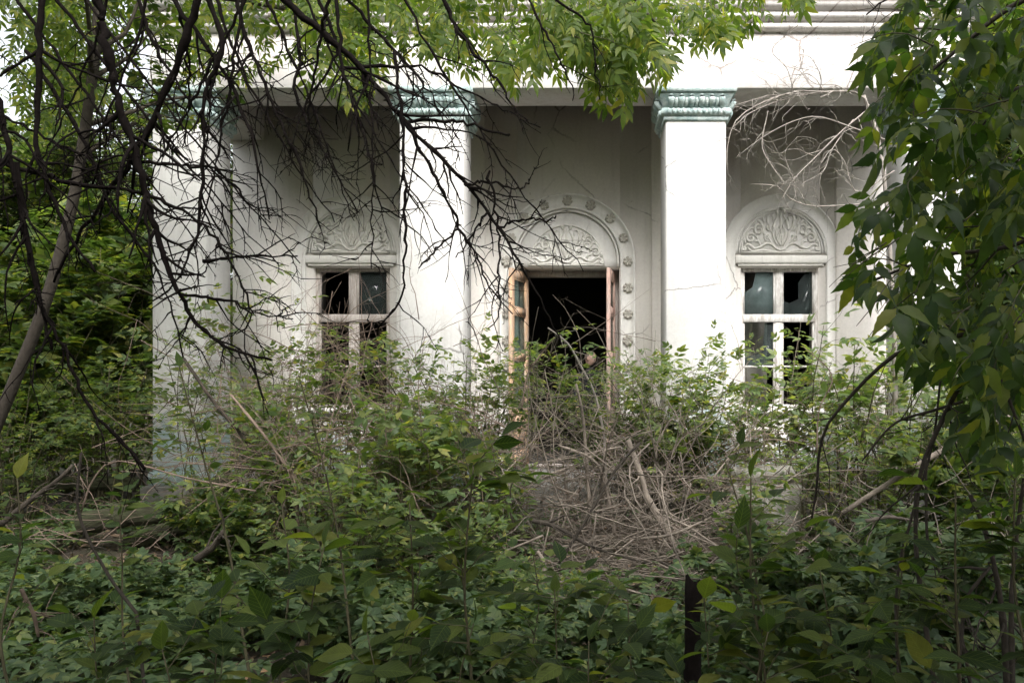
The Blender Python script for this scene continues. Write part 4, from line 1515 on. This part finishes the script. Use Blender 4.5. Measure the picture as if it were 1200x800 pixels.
G1, G3, G4 = 'dark shrubs under the trees at the left', 'bright shrubs under the right window', 'low plants at the foot of the shrubs'
LOWL = 'low leafy plant on the forest floor'
for a in [
    ('dark', -40, 8.4, 330, 'dark bushy shrub cut by the left edge behind the leaning trunk', G1), ('dark', 20, 9.5, 330, 'dark bushy shrub seen through the leaning trunk at the far left', G1),
    ('dark', 110, 10.2, 310, 'dark shrub midway between the leaning trunk and the porch corner', G1), ('dark', 150, 11.5, 250, 'tall dark shrub rising just left of the porch corner', G1),
    ('dark', 60, 11.2, 270, 'tall dark shrub behind the leaning trunk', G1), ('bush', 120, 8.2, 410, 'dark shrub left of the foot of the left corner column', G1),
    ('bush', 30, 7.6, 440, 'dark shrub at the left edge above the fallen logs', G1), ('dark', 100, 13, 220, 'tallest dark shrub, farthest back among the trees at the left', G1),
    ('airy', 225, 8.6, 330, 'thin airy shrub growing against the left corner column', None),
    ('airy', 300, 8.2, 385, 'thin leafy shrub between the left corner column and left window', None),
    ('airy', 345, 7.6, 405, 'thin shrub below the left side of the left window', None), ('pale2', 385, 8.0, 440, 'low dense shrub under the middle of the left window', None),
    ('airy', 425, 7.9, 395, 'thin shrub reaching over the right pane of the left window', None), ('pale', 452, 7.8, 450, 'pale shrub where left window meets the second column', None),
    ('pale', 548, 8.3, 372, 'pale green shrub between the second column and the open door', None), ('airy', 585, 8.0, 385, 'thin pale shrub touching the orange door leaf', None),
    ('yellow', 505, 6.6, 475, 'yellow-green shrub in front of the second column', None),
    ('yellow', 585, 6.7, 505, 'yellow-green shrub at the left edge of the dead brush', None),
    ('pale', 500, 8.0, 435, 'grey-green shrub at the foot of the second column', None),
    ('yellow', 470, 6.9, 490, 'mid-green shrub left of the dead brush pile', None),
    ('bush', 722, 8.2, 425, 'green shrub filling the right half of the doorway', None), ('airy', 690, 8.0, 415, 'thin shrub standing in the middle of the doorway', None),
    ('pale', 795, 8.4, 385, 'tall pale shrub before the third column', None), ('airy', 812, 7.6, 395, 'thin leafy shrub in front of the third column, right of the tall pale one', None),
    ('bush2', 770, 7.9, 455, 'green shrub at the foot of the third column', None),
    ('pale2', 850, 8.0, 435, 'bright shrub left of the right window', None),
    ('pale2', 900, 8.6, 425, 'bright shrub under the left pane of the right window', G3), ('airy', 940, 8.5, 385, 'thin bright shrub growing up over the right window panes', G3),
    ('pale2', 1005, 8.2, 385, 'bright shrub just right of the right window', G3), ('pale', 1060, 8.6, 375, 'bright shrub at the foot of the right corner column', G3),
    ('pale2', 1110, 8.0, 400, 'bright shrub right of the right corner column', G3), ('pale', 1165, 8.4, 370, 'bright tall shrub at the right edge beyond the villa', G3),
    ('pale2', 930, 7.3, 490, 'bright low shrub behind the flat pale stone', G3), ('pale2', 1020, 7.2, 480, 'bright low shrub behind the arching black bough', G3),
    ('bush2', 1120, 6.6, 480, 'mid-green shrub behind the long pale pole', G3), ('bush', 1195, 6.2, 480, 'mid-green shrub cut by the right edge', G3),
    ('bush2', 250, 6.6, 550, 'small mid-green shrub over the fallen logs', None), ('pale2', 380, 6.2, 525, 'mid-green shrub right of the fallen logs', None),
    ('yellow', 440, 5.6, 555, 'mid-green shrub left of the brush, nearer the camera', None),
    ('yellow', 340, 6.9, 480, 'yellow-green shrub below the left window, nearer than the thin ones', None), ('yellow', 545, 5.6, 590, 'low yellow-green shrub just left of the dead brush', None),
    ('airy', 270, 7.0, 440, 'thin shrub in front of the right edge of the left corner column', None), ('yellow', 870, 6.3, 560, 'yellow-green shrub at the right edge of the dead brush', None),
    ('yellow', 690, 5.2, 665, 'low bright shrub along the front of the dead brush', None), ('yellow', 610, 5.0, 660, 'low yellow-green shrub at the front left corner of the dead brush', None),
    ('low', 330, 5.0, 640, LOWL, G4), ('low', 250, 4.6, 680, LOWL, G4), ('low', 150, 5.2, 650, LOWL, G4), ('low', 60, 5.0, 660, LOWL, G4), ('low', 400, 4.4, 660, LOWL, G4),
    ('low', 900, 5.4, 620, LOWL, G4), ('low', 960, 5.0, 625, LOWL, G4), ('low', 1040, 5.6, 595, LOWL, G4), ('low', 1010, 4.4, 655, LOWL, G4), ('low', 870, 4.6, 690, LOWL, G4),
    ('low', 1120, 5.0, 610, LOWL, G4), ('low', 520, 4.6, 650, LOWL, G4), ('low', 480, 3.9, 700, LOWL, G4), ('low', 700, 4.6, 695, LOWL, G4), ('low', 620, 4.3, 700, LOWL, G4),
    ('low', 780, 4.2, 715, LOWL, G4), ('low', 560, 3.9, 725, LOWL, G4),
]:
    put_shrub(*a)

# ------------------------------------------------------------------ foreground plants with single large leaves
def sapling(base_px, D, tip, nbr, nleaf, leaf, label, tmpls=(LF_WIDE, LF_HI), mat='leaf_fore', Lb=(.15, .35), spread=1.0, pairs=True, name='sapling'):
    """one straight stem from the soil to the tip pixel, side shoots near the top, leaves as single parts"""
    x = (base_px - CX) / F * D
    base = np.array([x, D, float(ground_z(x, D)) - .02])
    top = P(tip[0], tip[1], D + RNG.uniform(-.1, .1))
    mid = (base + top) / 2 + RNG.normal(0, .04, 3) * [1, 1, 0]
    st = resample([base, (base + mid) / 2, mid, (mid + top) / 2 + RNG.normal(0, .02, 3), top], 14)
    root = link(name, None, label=label, cat='plant', loc=tuple(base))
    H = np.linalg.norm(top - base)
    rs = np.linspace(.0065, .002, 14) * max(.6, min(1.3, H))
    mb = MB()
    mb.tube(st, rs, 6)
    c, rr = spawn(st[None], rs[None], nbr, .45, 1, (.7, 1.3), Lb, 6, .12, -.02, .6, .0018)
    mb.add(*tube_arr(c, rr, 5))
    link('stem', rel(mb.mesh('stem', M['stem'], True), base), root)
    pos, d, up = leaf_frames(c, nleaf, .2, .95 * spread, -.12, .3)
    p2, d2, u2 = leaf_frames(st[None, 6:], 8, .1, 1.2, -.1, .3)
    pos, d, up = np.vstack([pos, p2]), np.vstack([d, d2]), np.vstack([up, u2])
    sz = leaf * RNG.uniform(.4, 1.1, len(pos))
    key = (mat, tuple(id(t_) for t_ in tmpls))
    if key not in LEAFM:
        LEAFM[key] = [mk_mesh('leaf', t_[0], [t_[1]], M[mat], True) for t_ in tmpls]
    add_leaves(root, base, pos, d, up, sz, LEAFM[key])


LEAFM = {}
FORE = [
    (885, 2.6, (880, 560), 11, 6, .105, 'tall thin-stemmed sapling with broad leaves right of the dead brush', (LF_WIDE, LF_HI)),
    (905, 2.7, (850, 540), 9, 6, .095, 'broad-leaved sapling leaning left beside the thin-stemmed one', (LF_WIDE, LF_HI)),
    (560, 2.6, (555, 545), 13, 6, .115, 'sapling with paired yellow-green leaves left of the dead brush', (LF_WIDE, LF_HI)),
    (470, 2.7, (480, 590), 11, 6, .12, 'dark leafy sapling left of centre', (LF_WIDE, LF_HI)),
    (370, 2.7, (380, 640), 9, 6, .13, 'broad-leaved dark plant in the lower left', (LF_WIDE, LF_HI)),
    (250, 2.5, (260, 700), 8, 6, .12, 'dark plant with drooping leaves near the bottom left', (LF_HI,)),
    (120, 2.5, (110, 720), 8, 6, .12, 'dark plant with drooping leaves at the bottom left corner', (LF_HI,)),
    (640, 2.8, (650, 690), 9, 6, .11, 'leafy plant at the bottom edge below the dead brush', (LF_WIDE, LF_HI)),
    (740, 2.7, (735, 690), 9, 6, .12, 'bushy plant at the bottom middle', (LF_WIDE, LF_HI)),
    (830, 2.6, (825, 700), 8, 6, .12, 'leafy plant in front of the broken post', (LF_HI,)),
    (960, 2.7, (960, 665), 9, 6, .11, 'leafy plant at the bottom right of the thin-stemmed sapling', (LF_WIDE, LF_HI)),
    (1050, 2.8, (1060, 640), 8, 6, .12, 'dark leafy plant left of the many-stemmed young tree', (LF_HI,)),
    (1130, 2.5, (1120, 575), 8, 6, .14, 'sapling with long leaves before the right edge', (LF_HI,)),
    (1190, 2.4, (1190, 560), 8, 6, .14, 'sapling with long leaves cut by the right edge', (LF_HI,)),
    (560, 2.4, (555, 730), 8, 6, .11, 'dark leafy plant at the bottom edge left of centre', (LF_WIDE, LF_HI)),
    (420, 2.2, (430, 740), 8, 6, .12, 'large dark leaves at the bottom edge left of centre', (LF_WIDE,)),
    (690, 2.3, (690, 750), 8, 6, .11, 'dark leafy plant cut by the bottom edge at the middle', (LF_HI,)),
    (900, 2.3, (900, 740), 8, 6, .12, 'dark leafy plant cut by the bottom edge right of centre', (LF_WIDE,)),
    (1010, 2.3, (1015, 735), 8, 6, .12, 'dark leafy plant cut by the bottom edge near the right', (LF_HI,)),
    (200, 2.2, (190, 760), 8, 6, .12, 'large dark leaves at the bottom edge near the left', (LF_WIDE,)),
    (320, 3.2, (330, 590), 7, 5, .11, 'sapling with broad leaves in front of the fallen logs', (LF_HI, LF_WIDE)),
    (160, 3.4, (140, 600), 7, 5, .10, 'sapling with dim leaves left of the fallen logs', (LF_HI, LF_WIDE)),
    (30, 3.2, (20, 560), 8, 5, .11, 'sapling with dim leaves at the left edge', (LF_HI,)),
    (630, 3.6, (625, 650), 7, 5, .10, 'small leafy plant at the front of the dead brush', (LF_WIDE,)),
    (300, 3.8, (210, 430), 9, 6, .09, 'tall thin sapling crossing the left corner column', (LF_HI,)),
    (420, 4.0, (350, 440), 9, 6, .09, 'tall thin sapling leaning before the left window', (LF_HI,)),
]
for a in FORE:
    sapling(a[0], a[1], a[2], a[3], a[4], a[5], a[6], a[7], 'leaf_fore' if a[1] < 2.85 else 'leaf_sapling')

# ------------------------------------------------------------------ ground cover, litter
def scatter(n_, xr, yr, tmpl, size, zr, tilt, keep=None):
    x, y = RNG.uniform(*xr, n_), RNG.uniform(*yr, n_)
    if keep is not None:
        k = keep(x, y)
        x, y = x[k], y[k]
    z_ = ground_z(x, y) + RNG.uniform(*zr, len(x)) ** 1.0
    a = RNG.uniform(0, 6.28, len(x))
    d = np.stack([np.cos(a), np.sin(a), RNG.normal(0, tilt, len(x))], 1)
    up = np.stack([RNG.normal(0, tilt, len(x)), RNG.normal(0, tilt, len(x)), np.ones(len(x))], 1)
    return place(tmpl, np.stack([x, y, z_], 1), d, up, RNG.uniform(*size, len(x)))


brush = lambda x, y: ((x - .35) / 1.25) ** 2 + ((y - 6.9) / 1.3) ** 2
mb = MB()
cl = lambda x, y: (np.sin(x * 2.1 + 1.3) + np.sin(y * 2.6) + np.sin((x + y) * 1.3) > -1.3) & (brush(x, y) > RNG.uniform(.15, 1.3, len(x))) & (y < DC - 1.2)
mb.add(*scatter(26000, (-7, 6.5), (1.5, 9), T_PALM, (.07, .15), (.03, .22), .3, cl))
mb.add(*scatter(9000, (-7, 6.5), (1.5, 9), T_TRIF_MID, (.09, .16), (.1, .34), .35, cl))
link('ground_cover', mb.mesh('ground_cover', M['leaf_floor']), kind='stuff', label='low green ground cover over the forest floor', cat='ground cover')
mb = MB()
mb.add(*scatter(22000, (-8, 7), (1.5, 9.2), LF_LO, (.04, .09), (.0, .03), .35))
link('leaf_litter', mb.mesh('leaf_litter', M['litter']), kind='stuff', label='dry brown leaves lying on the forest floor', cat='leaf litter')

# ------------------------------------------------------------------ dead brush
def tangle(n_, c, s, L, r, flat=.5, wig=.12):
    st = np.array(c) + RNG.normal(0, 1, (n_, 3)) * np.array(s)
    st[:, 2] = np.maximum(st[:, 2], ground_z(st[:, 0], st[:, 1]) + .02)
    d = RNG.normal(0, 1, (n_, 3)) * [1, .7, flat]
    pts = curves(st, d, RNG.uniform(*L, n_), 8, wig, -.015)
    pts[:, :, 2] = np.maximum(pts[:, :, 2], ground_z(pts[:, :, 0], pts[:, :, 1]) + .01)
    return pts, RNG.uniform(*r, (n_, 1)) * np.linspace(1, .3, 8)[None]


def brush_obj(name, label, mat, sets, cat='brush'):
    mb = MB()
    for s_ in sets:
        pts, rad = tangle(*s_)
        mb.add(*tube_arr(pts, rad, 4))
        c, rr = spawn(pts, rad, 4, .2, 1, (.4, 1.2), (.06, .40), 6, .24, 0, .6, .0013)
        mb.add(*tube_arr(c, rr, 3))
    return link(name, mb.mesh(name, M[mat]), label=label, cat=cat, kind='stuff')


brush_obj('dead_brush', 'pale tangle of dead twigs heaped below the doorway', 'pale_twig',
          [(70, (.3, 6.7, .5), (.55, .3, .3), (.7, 1.6), (.003, .0075), 1.8), (230, (.35, 7.3, .5), (.75, .5, .34), (.5, 1.5), (.002, .006), .6), (50, (.35, 7.1, .4), (.7, .5, .25), (.8, 1.8), (.006, .012), .6), (260, (.1, 7.5, 1.0), (.6, .35, .36), (.5, 1.4), (.002, .005), 1.1),
           (230, (.55, 6.6, .12), (.85, .6, .08), (.4, 1.3), (.002, .006), .15), (30, (.5, 6.5, .1), (.8, .5, .06), (.6, 1.2), (.008, .014), .1)])
brush_obj('brown_brush', 'reddish brown dead twigs in front of the porch left of the second column', 'brown_twig',
          [(230, (-2.2, 6.9, .95), (.75, .25, .38), (.5, 1.5), (.002, .005), .9), (330, (-2.7, 8.1, 1.3), (.65, .35, .55), (.4, 1.3), (.002, .006), 1.2), (200, (-1.3, 7.4, .7), (.7, .5, .35), (.4, 1.1), (.002, .006), .8),
           (260, (1.6, 7.7, .6), (.9, .5, .3), (.4, 1.2), (.002, .006), .7), (60, (-3.8, 7.2, .4), (.8, .6, .2), (.4, 1.2), (.002, .006), .4)])
brush_obj('dry_sticks', 'dry sticks lying and leaning across the undergrowth at the right', 'pale_twig',
          [(200, (2.6, 6.4, .35), (.9, 1.0, .25), (.4, 1.3), (.002, .006), .5), (120, (3.2, 8.0, 1.0), (1.0, .5, .4), (.4, 1.2), (.002, .004), .9)])
STICKS = [
    ([(675, 450), (683, 487), (687, 540), (690, 580), (691, 640)], 7.0, 3, 6, 'pale_twig', 'straight pale dead stem standing upright in the brush below the doorway'),
    ([(655, 522), (690, 535), (705, 552), (712, 580), (718, 610), (722, 645)], 6.9, 3, 5, 'pale_twig', 'pale dead stem arching over just right of the upright one'),
    ([(736, 515), (744, 538), (753, 562), (757, 580), (772, 607), (790, 640), (800, 670), (812, 702)], 6.7, 6, 12, 'pale_twig', 'thick pale dead trunk leaning left over the brush pile'),
    ([(750, 518), (723, 548), (693, 598), (675, 628), (655, 660)], 6.2, 3, 3.5, 'bark_dark', 'dark thin stick leaning diagonally across the brush pile'),
    ([(624, 610), (650, 616), (685, 636), (713, 647), (763, 661)], 6.1, 6, 2, 'bark_dark', 'dark curved stick lying low across the front of the brush pile'),
    ([(630, 645), (638, 660), (637, 675), (635, 700)], 6.2, 4, 7, 'pale_twig', 'short forked pale stub at the front left of the brush pile'),
    ([(750, 631), (787, 626), (825, 610), (847, 600), (880, 602)], 6.4, 4, 2, 'pale_twig', 'pale curved stick lying right of the leaning trunk'),
    ([(1188, 485), (1140, 508), (1093, 534), (1033, 571), (987, 601)], 6.4, 7, 6, 'pale_twig', 'long pale straight pole slanting through the undergrowth at the right'),
    ([(642, 384), (665, 402), (680, 428), (697, 462), (708, 510)], 7.6, 2, 3.5, 'grey_twig', 'thin pale rod slanting across the lower doorway'),
    ([(650, 395), (632, 418), (618, 440), (611, 480)], 7.8, 1.5, 2.5, 'brown_twig', 'thin curved twig at the left side of the doorway'),
    ([(215, 420), (250, 470), (285, 512), (340, 580)], 7.0, 4, 5, 'bark_dark', 'dark stem slanting down across the foot of the left corner column'),
    ([(270, 462), (310, 510), (345, 560)], 6.8, 3, 4, 'brown_twig', 'brown stem slanting beside the dark one near the left column'),
    ([(0, 615), (30, 590), (70, 560), (85, 545)], 5.2, 8, 4, 'bark', 'brown broken limb at the left edge above the forest floor'),
    ([(95, 600), (110, 560), (140, 540), (220, 560), (300, 575)], 5.4, 2, 2, 'brown_twig', 'thin stick bridging over the fallen logs'),
    ([(95, 530), (92, 600), (125, 670), (160, 718)], 3.4, 3, 4, 'bark_dark', 'dark bowed stem in the lower left'),
    ([(230, 655), (250, 640), (262, 622)], 5.6, 9, 6, 'bark', 'short thick stick below the fallen logs'),
    ([(25, 690), (40, 720), (45, 745)], 3.4, 5, 4, 'brown_twig', 'broken brown stub at the lower left edge'),
    ([(957, 530), (960, 480), (975, 440), (940, 405)], 5.5, 2, 1.2, 'brown_twig', 'thin red-brown twig rising before the right window'),
    ([(1075, 610), (1040, 605), (1015, 610)], 5.0, 3, 5, 'pale_twig', 'short pale stick lying in the ground cover at the right'),
]
for pth, D, w0, w1, mat, lab in STICKS:
    pts = pxpath(pth, D, D + RNG.uniform(-.2, .2), 16)
    gz = ground_z(pts[:, 0], pts[:, 1])
    pts[:, 2] = np.maximum(pts[:, 2], gz + .01)
    q = np.linspace(w0, w1, 16) / 2 * D / F
    if pts[-1, 2] - gz[-1] > .06 and pts[-1, 2] < 1.3 and ('stem' in lab or 'trunk' in lab or 'rising' in lab or 'doorway' in lab):       # root it in the soil
        e = pts[-1].copy()
        dd = pts[-1] - pts[-3]
        e = np.array([e[0] + dd[0], e[1], float(gz[-1]) - .03])
        pts = np.vstack([pts, e])
        q = np.append(q, q[-1])
    mb = MB()
    mb.tube(pts, knots(pts, q, .18), 7)
    c, rr = spawn(pts[None], q[None], 7, .05, .9, (.5, 1.2), (.08, .4), 6, .22, 0, .4, .0014)
    mb.add(*tube_arr(c, rr, 4))
    b0 = pts[-1]
    link('dead_sapling' if 'stem' in lab or 'trunk' in lab else 'stick', rel(mb.mesh('stick', M[mat], True), b0), label=lab, cat='dead branch', loc=tuple(b0))

# bare pale sapling drooping before the upper right bay
B0 = np.array([3.05, 7.9, float(ground_z(3.05, 7.9))])
bs = link('bare_tree', None, label='slender leafless tree with pale curly twigs drooping before the bay right of the third column', cat='tree', loc=tuple(B0))
TW = [([(1045, 900), (1050, 600), (1048, 400), (1040, 250), (1030, 165), (1012, 112)], 8, 4),
      ([(1030, 165), (1010, 112), (960, 108), (930, 108), (890, 122), (862, 142), (852, 175), (853, 205)], 4, 1.2),
      ([(960, 108), (915, 118), (880, 132), (858, 150)], 2.5, 1), ([(960, 109), (900, 112), (860, 124)], 2, 1),
      ([(1040, 165), (1000, 150), (960, 137), (930, 142), (895, 160), (862, 185)], 2.5, 1),
      ([(1015, 130), (985, 155), (955, 185), (932, 208), (915, 235)], 3, 1.5), ([(1000, 140), (975, 175), (965, 200), (940, 215)], 2, 1),
      ([(1045, 235), (1000, 240), (950, 241), (925, 232), (910, 218), (880, 216)], 2.8, 1.2),
      ([(1048, 200), (1005, 225), (990, 190), (975, 175), (960, 195)], 2, 1), ([(930, 107), (922, 80), (905, 60), (922, 40), (935, 30)], 1.5, 1),
      ([(960, 108), (962, 90), (950, 68), (937, 64)], 1.6, 1), ([(990, 110), (1005, 70), (1012, 40), (1012, 18)], 1.5, .8),
      ([(900, 130), (893, 170), (905, 195), (920, 215)], 1.8, 1), ([(945, 240), (930, 210), (920, 180), (935, 160)], 1.5, 1),
      ([(1000, 112), (980, 100), (955, 98), (940, 80), (945, 45)], 1.4, .8)]
for k, (pth, w0, w1) in enumerate(TW):
    pts = pxpath(pth, 7.9, 7.9 - (.25 if k else 0), 18)
    pts[:, 2] = np.maximum(pts[:, 2], -.05)
    q = np.linspace(w0, w1, 18) / 2 * 7.9 / F
    mb = MB()
    mb.tube(pts, q * (.75 if k else 1), 6)
    if k:
        c, rr = spawn(pts[None], q[None], 13, .05, 1, (.5, 1.2), (.15, .6), 9, .28, -.04, .45, .0018)
        mb.add(*tube_arr(c, rr, 4))
        c2, r2 = spawn(c, rr, 2, .2, 1, (.5, 1.1), (.08, .3), 7, .3, 0, .7, .0014)
        mb.add(*tube_arr(c2, r2, 3))
    link('trunk' if k == 0 else 'branch', rel(mb.mesh('branch', M['grey_twig'], True), B0), bs)


# ------------------------------------------------------------------ logs, post, slab, scrap
def log(p0, p1, r, label, mat='log'):
    p0, p1 = np.array(p0), np.array(p1)
    n_ = 22
    pts = np.linspace(p0, p1, n_) + RNG.normal(0, .008, (n_, 3))
    pts[:, 2] += .03 * np.sin(np.linspace(0, 3.1, n_))
    mb = MB()
    v, q = tube_arr(pts[None], (r * np.linspace(1, .8, n_) * (1 + RNG.uniform(-.06, .06, n_)))[None], 14)
    v = v + RNG.normal(0, r * .045, v.shape)
    mb.add(v, q)
    for _ in range(3 if r > .06 else 0):
        t_ = RNG.uniform(.15, .85)
        b_ = p0 * (1 - t_) + p1 * t_
        d = nrm(RNG.normal(0, 1, 3) + [0, -.3, .8])
        mb.tube([b_, b_ + d * r * 1.3, b_ + d * r * 2.0], [r * .25, r * .2, r * .13], 7)
    me = mb.mesh('fallen_log', M[mat], True)
    link('fallen_log', rel(me, p0), label=label, cat='log', loc=tuple(p0))


log(P(95, 612, 7.0), P(290, 596, 7.3), .10, 'mossy fallen log lying across the lower left under the porch corner')
log(P(150, 640, 7.4), P(330, 575, 7.9), .11, 'fallen log behind, sloping up to the foot of the left column')
log(P(-40, 575, 7.8), P(160, 566, 8.2), .09, 'dim fallen log at the left edge below the trees')
log(P(222, 664, 6.4), P(265, 612, 6.9), .045, 'short barkless brown log propped against the mossy logs', 'bark')
log(P(215, 600, 7.9), P(275, 560, 8.3), .12, 'stubby cut log at the foot of the left corner column')

bp = P(812, 800, 3.3)
bp[2] = float(ground_z(bp[0], bp[1])) - .05
mb = MB()
n_ = 12
pz = np.linspace(bp[2], EYE + (CY - 682) / F * 3.3, n_)
pts = np.stack([np.full(n_, bp[0]) + RNG.normal(0, .003, n_), np.full(n_, bp[1]), pz], 1)
v, q = tube_arr(pts[None], np.full((1, n_), .036) * (1 + RNG.uniform(-.05, .05, (1, n_))), 12)
v[-12:, 2] += RNG.uniform(-.07, .06, 12)
v[:, :2] += RNG.normal(0, .004, (len(v), 2))
mb.add(v, q)
link('broken_post', rel(mb.mesh('broken_post', M['dead_bark'], True), bp), label='short dark broken wooden post rising from the foreground leaves right of centre', cat='post', loc=tuple(bp))

sp = P(895, 556, 7.6)
mb = MB()
ring = [(math.cos(a) * .30 * (1 + .15 * math.sin(3 * a)), math.sin(a) * .2) for a in np.linspace(0, 2 * math.pi, 13)[:-1]]
v = [(x, y, -.07) for x, y in ring] + [(x * 1.03, y * 1.03, .04 + .015 * math.sin(5 * x)) for x, y in ring] + [(x * .9, y * .9, .075 + .02 * math.sin(9 * x)) for x, y in ring]
qq = [(12 * j + i, 12 * j + (i + 1) % 12, 12 * j + 12 + (i + 1) % 12, 12 * j + 12 + i) for j in range(2) for i in range(12)]
mb.add(v, [qq, [tuple(range(24, 36)), tuple(range(11, -1, -1))]])
s1 = link('stone', mb.mesh('stone', M['stone']), label='flat pale stone block lying in the plants under the right window', cat='stone', loc=(sp[0], sp[1], sp[2]))
mb = MB()
mb.box(-.34, .34, -.26, .26, -.8, -.075, .03)
s2 = link('rubble_block', mb.mesh('rubble_block', M['stone']), label='rough masonry block under the flat pale stone', cat='stone', loc=(sp[0], sp[1], sp[2]))

cp = P(680, 537, 7.7)
mb = MB()
g_ = np.linspace(-1, 1, 7)
v = [(x * .045 + RNG.normal(0, .006), RNG.normal(0, .02), z_ * .05 + RNG.normal(0, .008)) for z_ in g_ for x in g_]
mb.add(v, [[(7 * j + i, 7 * j + i + 1, 7 * j + 8 + i, 7 * j + 7 + i) for j in range(6) for i in range(6)]])
M['blue'] = simple('blue_plastic', (.02, .12, .22), .4, .3, 30)
link('plastic_scrap', mb.mesh('plastic_scrap', M['blue']), label='small crumpled blue scrap caught in the dead twigs below the doorway', cat='litter', loc=tuple(cp))
